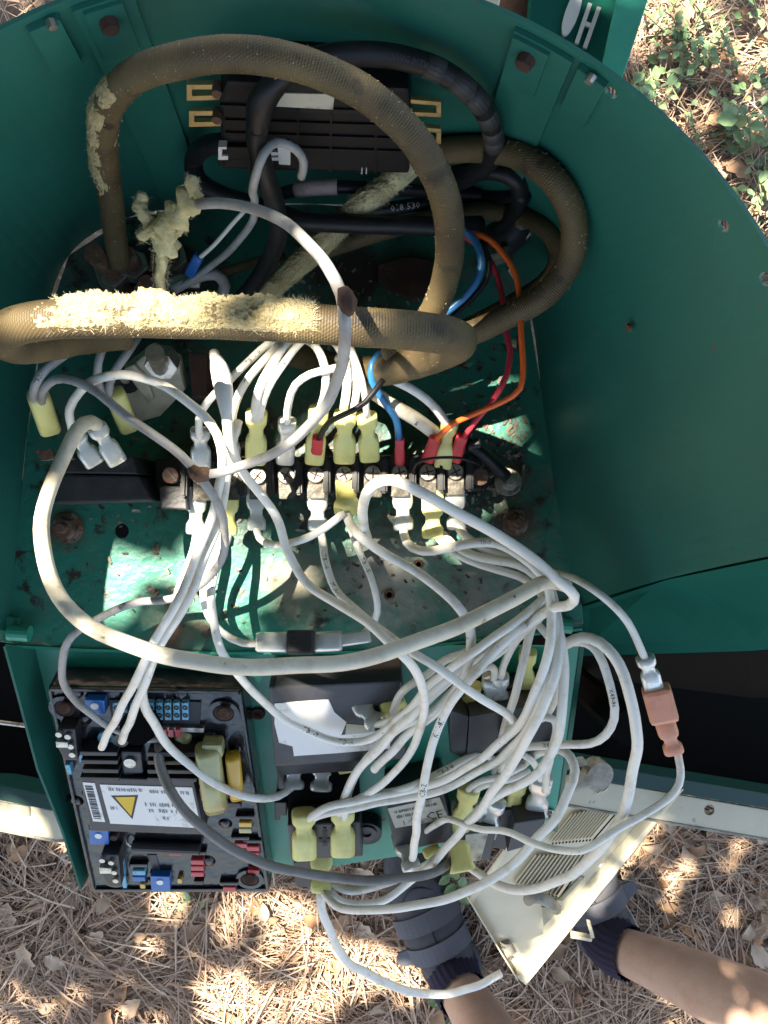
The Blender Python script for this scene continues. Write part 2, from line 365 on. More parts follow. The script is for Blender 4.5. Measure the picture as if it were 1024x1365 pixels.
ground = build('ground', g, M['soil'], None, smooth=True, loc=V((0, 0, 0)), kind='structure')
def rect(x0, x1, y0, y1): return lambda: (R.uniform(x0, x1), R.uniform(y0, y1))
mb = MB()
fib(34000, rect(-1.0, 1.1, -1.5, -.42), .05, .17, .0011, .002, .035, mb)
fib(2600, rect(-1.0, 1.1, -1.5, -.42), .08, .2, .0016, .02, .045, mb)
fib(9000, rect(.3, 1.3, .25, 1.3), .03, .1, .0011, .002, .05, mb)
fib(2600, rect(-1.3, .3, .8, 1.4), .05, .16, .0013, .002, .03, mb, seg=3)
fib(5000, rect(-2.2, 2.2, -2.4, 2.4), .06, .17, .0014, .0, .015, mb, seg=3)
needles = build('pine_straw', mb, M['needle'], None, loc=V((0, 0, 0)), kind='stuff')
tag(needles, 'dry brown pine needles and straw matted over the ground', 'pine straw')
def leaf_mesh(name, L, W, cup, lob, m):
    b = MB(); n = 8; vs_ = []; ro = random.Random(name)
    for i in range(n+1):
        t = i/n; wd = W*math.sin(math.pi*min(1, t*.96+.02))**.8*(1+lob*math.sin(t*19))
        z = cup*math.sin(math.pi*t)*L; x = (t-.5)*L
        for q in (-1, -.5, 0, .5, 1):
            vs_.append(V((x, wd*q, z+abs(q)**1.5*cup*W*2+ro.uniform(-.001, .001))))
    b.add(vs_, [[i*5+j, i*5+j+1, (i+1)*5+j+1, (i+1)*5+j] for i in range(n) for j in range(4)])
    me = bpy.data.meshes.new(name); me.from_pydata(b.v, [], b.f); me.materials.append(m); me.polygons.foreach_set('use_smooth', [True]*len(me.polygons)); return me
lm = [leaf_mesh('leaf_a', .05, .014, .12, .12, M['dryleaf']), leaf_mesh('leaf_b', .04, .012, -.15, .05, M['dryleaf']), leaf_mesh('leaf_c', .06, .018, .08, .25, M['dryleaf']), leaf_mesh('leaf_d', .034, .010, .3, 0, M['dryleaf'])]
for i in range(270):
    if i < 190: x, y = R.uniform(-10, 1034), R.uniform(1090, 1370)
    elif i < 235: x, y = R.uniform(840, 1030), R.uniform(0, 330)
    else: x, y = R.uniform(880, 1030), R.uniform(1080, 1360)
    p = P(x, y, H-R.uniform(.012, .04))
    piece('leaf', R.choice(lm), ground, p, (R.uniform(-.5, .5), R.uniform(-.4, .4), R.uniform(0, 6.3)), V((1, 1, 1))*R.uniform(.6, 1.15))

# weeds
wl = leaf_mesh('weed_leaf', .034, .011, .1, 0, M['weed']); wl2 = leaf_mesh('broad_leaf', .06, .025, .06, .03, M['weed'])
M['stem'] = mat('weed_stem', (.2, .18, .1), .7)
def weed(px, py, hgt, n, lmesh, label, spread=.05, sc=1):
    b = P(px, py, H); b.z = 0; t = thing('weed', b, label, 'weed', 'green weeds growing out of the straw'); smb = MB()
    for s in range(max(2, n//5)):
        tip = b+V((R.uniform(-1, 1)*spread, R.uniform(-1, 1)*spread, hgt*R.uniform(.6, 1)))
        mid = (b+tip)/2+V((R.uniform(-.01, .01), R.uniform(-.01, .01), .01))
        path = spline([b, mid, tip], .02); tube_mb(path, .0012, 5, smb)
        for q in range(5):
            p = path[min(len(path)-1, int(len(path)*(.25+.75*q/4)))]; a = R.uniform(0, 6.3); l_ = .017*sc
            piece('leaf', lmesh, t, p+V((math.cos(a)*l_, math.sin(a)*l_, .002)), (R.uniform(-.4, .4), R.uniform(-.5, .1), a), V((1, 1, 1))*sc*R.uniform(.7, 1.15))
    build('stem', smb, M['stem'], t, smooth=True)
weed(975, 165, .14, 14, wl2, 'broad leaved green weed at right edge above the curved box rim', .08, .6)
weed(1000, 225, .12, 40, wl, 'pale green weed below the broad leaved one at the right edge', .1, .7)
weed(860, 108, .08, 30, wl, 'low grey green weed beside the green panel edge', .06, .7)
weed(950, 45, .1, 36, wl, 'small leaved weed in the sunny straw at top right', .1, .5)
weed(1005, 60, .12, 12, wl, 'yellow green weed in the top right corner', .06, .8)
weed(1000, 300, .08, 12, wl, 'low weed beside the lowest visible stretch of the box rim', .06, .8)
weed(920, 110, .09, 40, wl, 'fine leaved weed in the middle of the top right straw', .1, .5)
weed(868, 60, .1, 40, wl, 'grey green weed clump against the green panel edge in the top right straw', .1, .48)
weed(985, 120, .1, 40, wl, 'dense small leaved weed above the broad leaved one', .1, .48)
weed(940, 205, .1, 40, wl, 'feathery weed close to the rim left of the broad leaved one', .1, .48)
weed(1010, 265, .1, 40, wl, 'spreading weed low at the right edge', .1, .48)
weed(905, 60, .1, 40, wl, 'wispy weed in the sunniest straw at the top', .1, .48)
weed(603, 1142, .1, 14, wl, 'dark green weed between the relays and the left shoe', .022, .8)
weed(500, 1178, .02, 6, wl, 'tiny green sprout under the middle relay', .03, .6)
weed(272, 1205, .03, 8, wl, 'green sprout in the bright straw under the circuit board', .05, .6)
weed(600, 1322, .05, 5, wl2, 'small bright green weed beside the left ankle', .03, .5)
def stick(px, d):
    path = spline([P(x, y, H-.03) for x, y in px], .02)
    return tube_mb(path, d, 6, wob=.4)
M['twig'] = mat('pale_twig', (.36, .28, .2), .8, var=(.2, .14, .09), vscale=60, bump=.5)
for pts, r, lb in (([(870, 165), (925, 150), (960, 130)], .0035, 'pale twig lying by the curved rim under the weeds'), ([(990, 190), (985, 225), (1015, 265)], .003, 'bent grey twig among the weeds at the right edge'),
                   ([(855, 50), (900, 35), (960, 60)], .003, 'thin twig across the sunny straw at top right'), ([(600, 1175), (650, 1165), (700, 1150)], .006, 'brown stick on the straw below the relays'),
                   ([(240, 1290), (300, 1262), (380, 1240)], .003, 'thin twig under the circuit board in the sun'), ([(780, 1330), (850, 1335), (905, 1355)], .003, 'thin twig in front of the right leg')):
    tag(build('twig', stick(pts, r), M['twig'], None, smooth=True), lb, 'twig', 'twigs on the ground')

# ------------------------------------------------------------------ terminal box: curved wall and floor plate
FD = .535                                  # depth of the floor plate
floor = flat(FD)
box = thing('terminal_box', P(400, 600, FD), 'open green sheet metal terminal box with a tall curved wall', 'terminal box')
botpx = [(12, 842), (24, 700), (36, 580), (58, 440), (92, 340), (170, 290), (290, 274), (420, 272), (560, 282), (650, 318), (702, 400), (722, 520), (738, 640), (757, 740), (776, 806)]
bot = spline([P(x, y, FD) for x, y in botpx], .003)
def resample(path, n):
    L = [0]
    for i in range(1, len(path)): L.append(L[-1]+(path[i]-path[i-1]).length)
    out = []; j = 0
    for k in range(n):
        s = L[-1]*k/(n-1)
        while j < len(L)-2 and L[j+1] < s: j += 1
        t = (s-L[j])/max(L[j+1]-L[j], 1e-9); out.append(path[j].lerp(path[j+1], max(0, min(1, t))))
    return out
NS, NT = 90, 10
botc = resample(bot, NS); RD = .32
def rim_pt(u):
    th = math.radians(187-u*187)
    return P(360+770*math.cos(th), 721-770*math.sin(th), RD)
rim = [rim_pt(i/(NS-1)) for i in range(NS)]
def wall_pt(u, t):                          # u along the wall 0..1, t 0 floor .. 1 rim
    f = u*(NS-1); i = min(NS-2, max(0, int(f))); q = f-i
    a = botc[i].lerp(botc[i+1], q); b = rim[i].lerp(rim[i+1], q)
    return a.lerp(b, t)+V((0, 0, -.018*math.sin(math.pi*t)))
def wall_n(u, t):
    a = wall_pt(min(1, u+.01), t)-wall_pt(max(0, u-.01), t); b = wall_pt(u, min(1, t+.05))-wall_pt(u, max(0, t-.05)); n = a.cross(b).normalized()
    c = P(400, 600, FD)-wall_pt(u, t); c.z = 0
    return n if n.dot(c) > 0 else -n
mb = MB(); vs_ = []
TH = .0018
for side in (0, 1):
    for j in range(NT+1):
        for i in range(NS):
            u, t = i/(NS-1), j/NT; vs_.append(wall_pt(u, t)-wall_n(u, t)*TH*side)
nf = NS*(NT+1); fs = []
for j in range(NT):
    for i in range(NS-1):
        a = j*NS+i; fs += [[a, a+1, a+NS+1, a+NS], [nf+a+NS, nf+a+NS+1, nf+a+1, nf+a]]
for i in range(NS-1):
    fs += [[i, nf+i, nf+i+1, i+1], [NT*NS+i, NT*NS+i+1, nf+NT*NS+i+1, nf+NT*NS+i]]
for j in range(NT):
    a = j*NS; b = j*NS+NS-1; fs += [[a, a+NS, nf+a+NS, nf+a], [b, nf+b, nf+b+NS, b+NS]]
mb.add(vs_, fs)
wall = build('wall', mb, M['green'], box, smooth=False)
def find_wall(px, py):
    best = None
    for i in range(0, 241):
        for j in range(0, 61):
            u, t = i/240, j/60; p = wall_pt(u, t); d = H-p.z
            e = ((p.x/d*F+512-px)**2+(682.5-p.y/d*F-py)**2)
            if best is None or e < best[0]: best = (e, u, t)
    return best[1], best[2]
cut = []
for px, py in ((815, 128), (965, 298), (1019, 374), (843, 436)):
    u, t = find_wall(px, py); n = wall_n(u, t)
    if px != 843: cut.append((disc_mb(wall_pt(u, t)-wall.location*0+n*.012, n, .003, .03, 14)))
cutw = []
off = WL[wall.name]
boolean(wall, cut)
for p_ in wall.data.polygons: p_.use_smooth = False
# bracket strips, tabs and bolts on the wall
def wall_patch(name, u0, u1, t0, t1, off, mat_, nu=5, nt_=6, du=0, parent=box, th=.0015):
    mb = MB(); vs_ = []
    for s in (1, 0):
        for j in range(nt_+1):
            for i in range(nu+1):
                t = t0+(t1-t0)*j/nt_; u = u0+(u1-u0)*i/nu+du*(t1-t)
                vs_.append(wall_pt(u, t)+wall_n(u, t)*(off if s else .0002))
    q = (nu+1)*(nt_+1); fs = []
    for j in range(nt_):
        for i in range(nu):
            a = j*(nu+1)+i; fs += [[a, a+1, a+nu+2, a+nu+1]]
    border = [i for i in range(nu+1)]+[j*(nu+1)+nu for j in range(1, nt_+1)]+[nt_*(nu+1)+i for i in range(nu-1, -1, -1)]+[j*(nu+1) for j in range(nt_-1, 0, -1)]
    for k in range(len(border)):
        a, b = border[k], border[(k+1) % len(border)]; fs.append([a, q+a, q+b, b])
    mb.add(vs_, fs); return build(name, mb, mat_, parent)
uL, tL = find_wall(145, 15); uR, tR = find_wall(715, 66)
wall_patch('bracket_strip', uL-.016, uL+.018, .06, .985, .0022, M['green'])
wall_patch('bracket_strip', uR-.016, uR+.02, .06, .985, .0022, M['green'])
def wall_bolt(px, py, r, h, m, seg=8, par=box):
    u, t = find_wall(px, py); n = wall_n(u, t); p = wall_pt(u, t)+n*(h+.002)
    o = build('bolt', disc_mb(p, n, r, h, seg, r*.85), m, par); return o
for px, py in ((145, 14), (712, 68)):
    u, t = find_wall(px, py); wall_patch('mounting_tab', u-.011, u+.011, t-.09, min(.98, t+.07), .004, M['green'], 3, 3)
    wall_bolt(px, py, .0042, .006, M['rustdark'])
for px, py in ((60, 32), (790, 102)):
    u, t = find_wall(px, py); wall_patch('mounting_tab', u-.009, u+.009, t-.1, min(.985, t+.08), .003, M['green'], 3, 3)
    wall_bolt(px+2, py-8, .0022, .003, M['metal'])
wall_bolt(843, 436, .0022, .0015, M['rust'], 10)
# floor plate with front lip
fpoly = [(x, y) for x, y in botpx]+[(776, 836), (640, 850), (510, 866), (300, 868), (120, 864), (8, 858)]
fl = [floor.hit(x, y) for x, y in fpoly]
mbp = prism_mb(fl, V((0, 0, 1)), .002)
fplate = build('floor_plate', mbp, M['floor'], box)
boolean(fplate, [disc_mb(floor.hit(162, 708)+V((0, 0, .01)), V((0, 0, 1)), .0048, .03, 20)])
lip = [(776, 836), (640, 850), (510, 866), (300, 868), (120, 864), (8, 858)]
mb = MB()
for i in range(len(lip)-1):
    a, b = floor.hit(*lip[i]), floor.hit(*lip[i+1]); n = V((0, -1, 0))
    mb.add([a+V((0, -.0004, .0012)), b+V((0, -.0004, .0012)), b+V((0, -.0022, .0012)), a+V((0, -.0022, .0012)), a+V((0, -.0004, -.014)), b+V((0, -.0004, -.014)), b+V((0, -.0022, -.014)), a+V((0, -.0022, -.014))],
           [[0, 1, 2, 3], [3, 2, 6, 7], [1, 0, 4, 5], [4, 7, 6, 5]])
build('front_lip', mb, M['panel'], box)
# green spacers at both front corners, corner brackets
for (x, y, x2) in ((12, 843, 40), (738, 832, 762)):
    a = floor.hit(x, y, .008); b = floor.hit(x2, y+2, .008)
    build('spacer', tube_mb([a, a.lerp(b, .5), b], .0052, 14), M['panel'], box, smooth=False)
prism('corner_bracket', floor, [(742, 800), (776, 806), (778, 832), (746, 826)], .004, .0005, M['floor'], box, .0006)
prism('corner_bracket', floor, [(0, 820), (24, 824), (22, 858), (0, 856)], .004, .0005, M['floor'], box, .0006)
# bolts on the floor plate
def nut(px, py, r, h, m, parent, pl=floor, stud=True, name='bolt'):
    c = pl.hit(px, py, h); mbn = disc_mb(c-pl.n*(h-.002), pl.n, r*1.45, .0018, 18); disc_mb(c, pl.n, r, h-.002, 6, r*.92, mbn)
    if stud: disc_mb(c+pl.n*.006, pl.n, r*.5, .006, 10, r*.45, mbn)
    return build(name, mbn, m, parent, bevel=.0004)
nut(84, 704, .007, .009, M['rust'], box); nut(680, 642, .0062, .009, M['metal'], box); nut(690, 696, .006, .009, M['rust'], box); nut(430, 790, .0022, .0015, M['rust'], box, stud=False)
nut(558, 752, .0022, .0012, M['rust'], box, stud=False); nut(519, 793, .0025, .0012, M['rust'], box, stud=False)
# rubbish lying on the floor plate
mb = MB()
for _ in range(1500):
    x, y = R.choice([(R.uniform(80, 700), R.uniform(560, 840)), (R.gauss(450, 130), R.gauss(400, 60)), (R.gauss(430, 140), R.gauss(640, 40)), (R.gauss(660, 40), R.gauss(620, 60))])
    if not (60 < x < 700 and 345 < y < 850): continue
    p = floor.hit(x, y, .001); s = R.uniform(.0003, .0011); a = R.uniform(0, 6.3); ux = V((math.cos(a), math.sin(a), R.uniform(-.3, .3)))*s*R.uniform(1, 3); uy = V((-math.sin(a), math.cos(a), R.uniform(-.3, .3)))*s
    mb.add([p-ux-uy, p+ux-uy*.6, p+ux*.7+uy, p-ux*.8+uy*.9+V((0, 0, s*.8))], [[0, 1, 2, 3]])
M['debris'] = island_mat('crumbs', [(.05, .03, .02), (.16, .12, .09), (.08, .05, .03), (.3, .27, .22), (.03, .025, .02)])
o = build('dirt_crumbs', mb, M['debris'], None, kind='stuff'); tag(o, 'crumbs of dirt and bark scattered on the green floor plate', 'dirt')

# ------------------------------------------------------------------ generator housing below the box
hd = flat(.86)
house = thing('generator_housing', (0, -.1, 0), 'dark generator housing under the box with a cream base rail', 'generator')
body = [(-420, 640), (1440, 640), (1330, 1086), (745, 1010), (80, 1050), (-330, 1030)]
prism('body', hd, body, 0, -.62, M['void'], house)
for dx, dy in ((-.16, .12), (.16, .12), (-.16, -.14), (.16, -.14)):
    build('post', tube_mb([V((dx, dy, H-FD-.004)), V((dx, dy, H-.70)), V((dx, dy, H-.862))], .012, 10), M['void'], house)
rl = flat(.80)
topedge = [(-330, 1032), (0, 1047), (75, 1062), (745, 1012), (1024, 1058), (1330, 1108)]
def band(name, e0, off0, off1, h1, h0, m, parent=house):
    mb = MB()
    up = [rl.hit(x, y+off0, h1) for x, y in e0]; lo = [rl.hit(x, y+off1, h1) for x, y in e0]
    prism_mb(up+lo[::-1], V((0, 0, 1)), h1-h0, mb); return build(name, mb, m, parent, bevel=.0008)
band('teal_band', topedge, 0, 20, .006, -.03, M['teal'])
re_ = [(-330, 1052), (0, 1067), (75, 1082), (745, 1032), (1024, 1080), (1330, 1130)]
rail = band('base_rail', re_, 0, 38, 0, -.004, M['cream'])
boolean(rail, [disc_mb(rl.hit(957, 1059+31, .02), V((0, 0, 1)), .0052, .04, 18)])
band('rail_skirt', re_, 38.5, 42, .001, -.06, M['creamdirty'])
band('rail_stain', [(-330, 1052), (0, 1068), (40, 1075)], .5, 14, .0012, -.001, M['creamdirty'])
# the pipe in the black gap at the left
o = build('rod', tube_mb([P(-60, 956, .74), P(0, 963, .74), P(70, 972, .74)], .002, 8), M['metal'], house)
# sloping inner skin below the box seam (right)
mb = MB(); a0, a1 = P(777, 809, .545), rim_pt(1)+V((0, -.001, -.002)); mid = wall_pt(1, .5)+V((0, -.001, -.002))
tops = [a0, mid, a1]; lows = [P(771, 875, .62), P(1000, 868, .55), P(1200, 850, .48)]
low2 = [P(768, 900, .75), P(1000, 930, .75), P(1220, 930, .75)]
th = V((0, .002, -.002))
for nm_, r0_, r1_, m_ in (('inner_skin', tops, lows, M['shade']), ('shaded_skin', [p+V((0, -.0004, -.0004)) for p in lows], low2, M['void'])):  # upper strip dark green, lower black: the fade into shade done by colour
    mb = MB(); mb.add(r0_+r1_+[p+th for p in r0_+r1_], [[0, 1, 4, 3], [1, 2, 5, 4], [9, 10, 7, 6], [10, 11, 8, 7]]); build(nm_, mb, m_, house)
# rusty hinge post on the rail
c = rl.hit(790, 1036, 0)
bt = build('hinge_cup', disc_mb(rl.hit(800, 1036, .012), V((.3, -.2, 1)), .0145, .014, 20), M['creamdirty'], house)
build('hinge_pin', tube_mb([rl.hit(758, 1046, .02), rl.hit(785, 1037, .02)], .0085, 14), M['creamdirty'], bt)
build('hinge_leaf', prism_mb([rl.hit(*q, .018) for q in ((748, 1018), (780, 1012), (784, 1020), (752, 1028))], V((0, 0, 1)), .01), M['creamdirty'], bt)

# ------------------------------------------------------------------ things behind the rim (top of the picture)
sh = thing('engine_shroud', P(800, 20, .6), 'shaded green metal panel with pale letters standing behind the box rim', 'panel')
spl = flat(.56)
prism('side_panel', spl, [(716, -90), (836, -90), (806, 110), (700, 110)], 0, -.938, M['shade'], sh)  # face in the darkened green, its shade painted in
prism('edge_flange', flat(.545), [(842, -90), (893, -90), (829, 108), (800, 100)], 0, -.004, M['panel'], sh, .0008)  # edge in the lightened green, as if lit
def q2(pts): return [spl.hit(x, y, .0022) for x, y in pts]
Hm = MB()
def bar(a, b, wd, m=Hm):
    a, b = V((a[0], a[1])), V((b[0], b[1])); d = (b-a).normalized(); n = V((-d.y, d.x))*wd/2
    prism_mb(q2([a+n, b+n, b-n, a-n]), V((0, 0, 1)), .002, m)
bar((787, 4), (769, 57), 5.5); bar((799, 9), (780, 63), 5.5); bar((781, 31), (788, 34), 6)
build('letter_h', Hm, M['letter'], sh)
om = MB(); cx, cy = 763, 16; ca, sa = math.cos(.33), math.sin(.33)
prism_mb(q2([(cx+9*math.cos(a)*ca-33*math.sin(a)*sa*-1*-1, cy+9*math.cos(a)*sa+33*math.sin(a)*ca) for a in [i*2*math.pi/24 for i in range(24)]]), V((0, 0, 1)), .002, om)
build('letter_o', om, M['letter'], sh)
mf = thing('muffler', P(700, -10, .52), 'dark rusty muffler body behind the top of the box rim', 'muffler')
build('can', tube_mb([P(712, -90, .60), P(702, 0, .60), P(695, 90, .60)], lambda t: .023, 18), M['rustdark'], mf, smooth=True)
build('exhaust_pipe', tube_mb([P(705, -40, .615), P(690, 60, .9), P(680, 100, 1.5)], .012, 12), M['rustdark'], mf, smooth=True)
build('end_band', tube_mb([P(704, -14, .60), P(703, -6, .60)], .0242, 18), M['rust'], mf, smooth=True)
tag(prism('frame_bar', flat(.5), [(636, -40), (676, -40), (660, 30), (624, 30)], 0, -.998, M['cream'], None, .0008), 'short cream painted bar behind the top of the rim', 'bar')

# ------------------------------------------------------------------ mounting panel in front, tilted
pan = Plane(P(400, 870, .56), P(700, 870, .56), P(400, 1150, .66))
pnl = thing('mounting_panel', pan.hit(420, 1000), 'brightly lit green tilted panel carrying the circuit board and relays', 'panel')
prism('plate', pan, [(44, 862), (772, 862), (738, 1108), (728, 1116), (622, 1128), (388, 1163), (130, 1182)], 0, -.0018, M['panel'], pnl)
def flange(pts_in, pts_out, h_out, name):
    mb = MB(); a = [pan.hit(x, y, .0002) for x, y in pts_in]; b = [pan.hit(x, y, h_out) for x, y in pts_out]; k = len(a)
    n = V((-.5, 0, .6)).normalized()*.0016
    vs_ = a+b+[p-n for p in a]+[p-n for p in b]
    fs = []
    for i in range(k-1): fs += [[i, k+i, k+i+1, i+1], [2*k+i+1, 3*k+i+1, 3*k+i, 2*k+i], [k+i, 3*k+i, 3*k+i+1, k+i+1]]
    fs += [[k-1, 2*k-1, 4*k-1, 3*k-1]]
    mb.add(vs_, fs); return build(name, mb, M['green'], pnl)
fa = flange([(44, 862), (62, 935), (84, 1025), (108, 1105), (126, 1152)], [(4, 862), (24, 935), (48, 1025), (80, 1105), (106, 1186)], .03, 'side_flange')
flange([(772, 862), (756, 980), (738, 1108)], [(778, 862), (762, 980), (742, 1110)], -.012, 'side_flange')
fp = pan.hit(96, 1140, .018)
build('grommet', ring_mb(fp+V((-.003, -.0, .004)), V((.5, 0, .8)), .0016, .0032, .002), M['metal'], pnl)
nut(385, 1000, .0022, .001, M['rustdark'], pnl, pan, False); nut(344, 951, .0035, .0008, M['rustdark'], pnl, pan, False); nut(733, 1088, .003, .004, M['metal'], pnl, pan)

# ------------------------------------------------------------------ connectors
def conn_mb(a, b, wid, style='spade', thick=.62, mb=None):
    """insulated crimp connector lofted from a (blade end) to b (wire end)"""
    mb = mb or MB(); ax = (b-a); L = ax.length; t = ax.normalized()
    camv = (V((0, 0, H))-(a+b)/2).normalized(); s = t.cross(camv).normalized(); n = s.cross(t).normalized()
    prof = {'spade': [(0, .92, .9), (.03, 1, 1), (.42, 1, 1), (.5, .9, 1), (.56, .66, .9), (.7, .64, .9), (.76, .8, 1), (.82, .96, 1.15), (.97, .98, 1.15), (1, .9, 1.05)],
            'ferrule': [(0, .8, .8), (.04, .95, .9), (.55, .9, .95), (.62, .8, .9), (.95, .84, 1), (1, .8, .9)],
            'sleeve': [(0, .85, 1.2), (.06, 1, 1.5), (.9, 1, 1.5), (1, .9, 1.3)],
            'flare': [(0, .95, 1), (.05, 1, 1.05), (.5, .95, 1.1), (.62, .85, 1.15), (.8, .95, 1.4), (1, 1.2, 1.75)]}[style]
    seg = 16; vs_ = []
    for f, w_, h_ in prof:
        for k in range(seg):
            an = 2*math.pi*k/seg; ca, sa = math.cos(an), math.sin(an); e = .55
            x = math.copysign(abs(ca)**e, ca)*wid/2*w_; y = math.copysign(abs(sa)**e, sa)*wid/2*thick*h_
            vs_.append(a+t*(f*L)+s*x+n*y)
    fs = [list(range(seg))[::-1], [(len(prof)-1)*seg+k for k in range(seg)]]
    for i in range(len(prof)-1):
        for k in range(seg): fs.append([i*seg+k, i*seg+(k+1) % seg, (i+1)*seg+(k+1) % seg, (i+1)*seg+k])
    mb.add(vs_, fs); return mb
CN = {'yellow': 'yellow', 'clear': 'clear', 'red': 'red', 'salmon': 'pinkorange'}
def connector(parent, a, b, wpx, col, style='spade', name=None):
    pa, pb = P(*a), P(*b); wd = wpx*((a[2]+b[2])/2)/F
    o = build(name or ('ferrule' if style == 'ferrule' else 'spade_connector'), conn_mb(pa, pb, wd, style), M[CN.get(col, col)], parent, smooth=True); return o

# ------------------------------------------------------------------ wires
PATHS = {}
def wire(key, pts, wpx, m, label, cat='wire', group='white wires', name='wire', conns=(), seg=10, dref=None, step=.005):
    wp = [P(*p) for p in pts]; path = spline(wp, step); d = dref or sum(p[2] for p in pts)/len(pts); r = pxr(wpx*(.86 if m == 'wire' and wpx > 9 else 1), d)
    rr = r
    # slight natural waviness
    path = [p+V((noise.noise(p*34), noise.noise(p*34+V((9, 0, 0))), noise.noise(p*34+V((0, 9, 0)))))*.0016 for p in path]
    o = build(name, tube_mb(path, rr, seg), M[m], None, smooth=True); tag(o, label, cat, group); PATHS[key] = (o, path, r)
    for c in conns: connector(o, *c)
    return o
def spans(u, v): return [u, v]
Y, K_, RD_ = 'yellow', 'clear', 'red'
wire('loop', [(133, 574, .462), (122, 564, .45), (104, 574, .437), (84, 612, .43), (64, 660, .42), (56, 705, .41), (64, 760, .40), (98, 817, .39), (150, 850, .385), (220, 873, .38), (300, 886, .38), (400, 888, .385), (500, 876, .39), (600, 838, .40), (680, 800, .41), (728, 777, .432), (752, 779, .458)], 22, 'wirecream',
     'thick yellowed white wire sweeping in one big loop across the front', dref=.39, seg=14,
     conns=[((157, 616, .475), (128, 568, .458), 27, K_)])
wire('arc', [(97, 580, .465), (93, 560, .455), (93, 545, .45), (104, 524, .44), (123, 506, .43), (156, 498, .425), (191, 503, .42), (224, 516, .42), (262, 546, .42), (288, 580, .42), (297, 610, .42), (294, 645, .43), (282, 690, .44), (262, 740, .44), (230, 810, .44), (195, 880, .45), (160, 945, .48), (135, 995, .52)], 14, 'wire',
     'white wire arching up from the black block, cut end over the circuit board', conns=[((127, 618, .476), (100, 578, .463), 27, K_)])
wire('cut', [(318, 560, .455), (308, 600, .45), (302, 650, .445), (290, 700, .447), (272, 745, .445), (240, 815, .445), (205, 880, .455), (180, 945, .48), (163, 987, .52)], 14, 'wire',
     'white wire beside the arching one, its cut end further right on the board')
o3 = wire('diag', [(287, 470, .435), (296, 505, .42), (301, 545, .415), (305, 585, .42), (321, 623, .44), (347, 658, .46), (372, 697, .475), (385, 740, .48), (408, 778, .48), (467, 815, .46), (526, 860, .44), (553, 891, .45), (567, 930, .48), (565, 957, .50), (553, 995, .53), (526, 1030, .55), (490, 1058, .57), (464, 1072, .577), (458, 1092, .587)], 14, 'wire',
     'white wire with a thick sleeve at its top end crossing diagonally to the middle relay')
build('sleeve', tube_mb(spline([P(289, 480, .43), P(296, 505, .42), P(301, 545, .415), P(303, 570, .417)]), lambda t: pxr(13+14*math.sin(math.pi*min(1, t*1.1+.08))**.7, .42), 12), M['wire'], o3, smooth=True)
wire('third', [(262, 708, .505), (255, 745, .5), (240, 790, .495), (215, 850, .49), (195, 890, .49), (190, 925, .5), (200, 957, .52), (232, 1000, .55), (280, 1040, .56), (330, 1061, .575), (370, 1061, .59), (388, 1050, .598)], 14, 'wire',
     'white wire from the leftmost lower terminal to the left clear relay plug', conns=[((262, 648, .5), (261, 710, .507), 27, K_), ((392, 1008, .6), (391, 1050, .6), 30, K_)])
wire('fusel', [(300, 705, .505), (289, 725, .5), (273, 789, .505), (279, 821, .51), (297, 842, .515), (325, 856, .517), (346, 857, .516)], 12, 'wire', 'short dirty white wire from a yellow lower plug to the left fuse end')
wire('tb19', [(304, 708, .505), (292, 750, .495), (281, 800, .49), (289, 852, .49), (301, 879, .495), (332, 915, .51), (371, 954, .53), (402, 971, .54), (440, 985, .545), (481, 987, .54), (509, 977, .53), (545, 945, .51), (580, 905, .49), (640, 865, .47), (700, 820, .47), (735, 790, .47)], 13, 'wire',
     'white wire printed TB1-9 and TD-A lying across the torn label of the big relay', conns=[((305, 648, .5), (303, 712, .507), 28, Y)])
wire('sag', [(342, 700, .505), (347, 718, .5), (371, 729, .49), (405, 720, .48), (435, 702, .475), (460, 682, .475)], 12, 'wire',
     'short white wire sagging between a clear lower plug and the flared yellow plug', conns=[((341, 645, .5), (342, 705, .507), 26, K_)])
wire('arch', [(489, 716, .495), (484, 692, .46), (487, 668, .43), (497, 650, .415), (512, 641, .41), (532, 643, .405), (556, 655, .405), (605, 681, .41), (667, 716, .42), (717, 750, .425), (750, 780, .43), (765, 795, .435), (758, 807, .447), (735, 812, .46), (700, 835, .475), (650, 868, .485), (600, 905, .49), (545, 958, .51), (500, 1003, .54), (468, 1040, .565), (452, 1085, .585)], 17, 'wire',
     'thick white wire arching up over the right terminals then doubling back left', dref=.43, seg=12)
wire('flareB', [(463, 683, .48), (474, 708, .475), (511, 737, .475), (558, 766, .475), (599, 797, .47), (622, 824, .47), (630, 852, .475), (626, 882, .48), (612, 912, .49), (585, 945, .505), (540, 985, .53), (500, 1025, .555)], 15, 'wire',
     'white wire leaving the flared yellow plug and bending down the middle of the plate', conns=[((461, 640, .5), (463, 677, .485), 30, Y, 'flare')])
wire('m1a', [(424, 700, .515), (429, 718, .51), (434, 750, .505), (446, 785, .5), (479, 817, .485), (530, 856, .465), (561, 877, .46), (594, 899, .46), (625, 919, .465), (660, 942, .475), (683, 964, .5), (677, 978, .53), (672, 990, .56)], 13, 'wire',
     'white wire printed TB1-6 running from a clear lower plug to the right relays', conns=[((423, 648, .5), (424, 704, .512), 28, K_)])
wire('fuser', [(466, 705, .51), (483, 742, .505), (497, 774, .505), (503, 805, .508), (499, 825, .513), (480, 845, .52), (462, 852, .52)], 11, 'wire', 'short white wire from below the flared plug to the right end of the inline fuse')
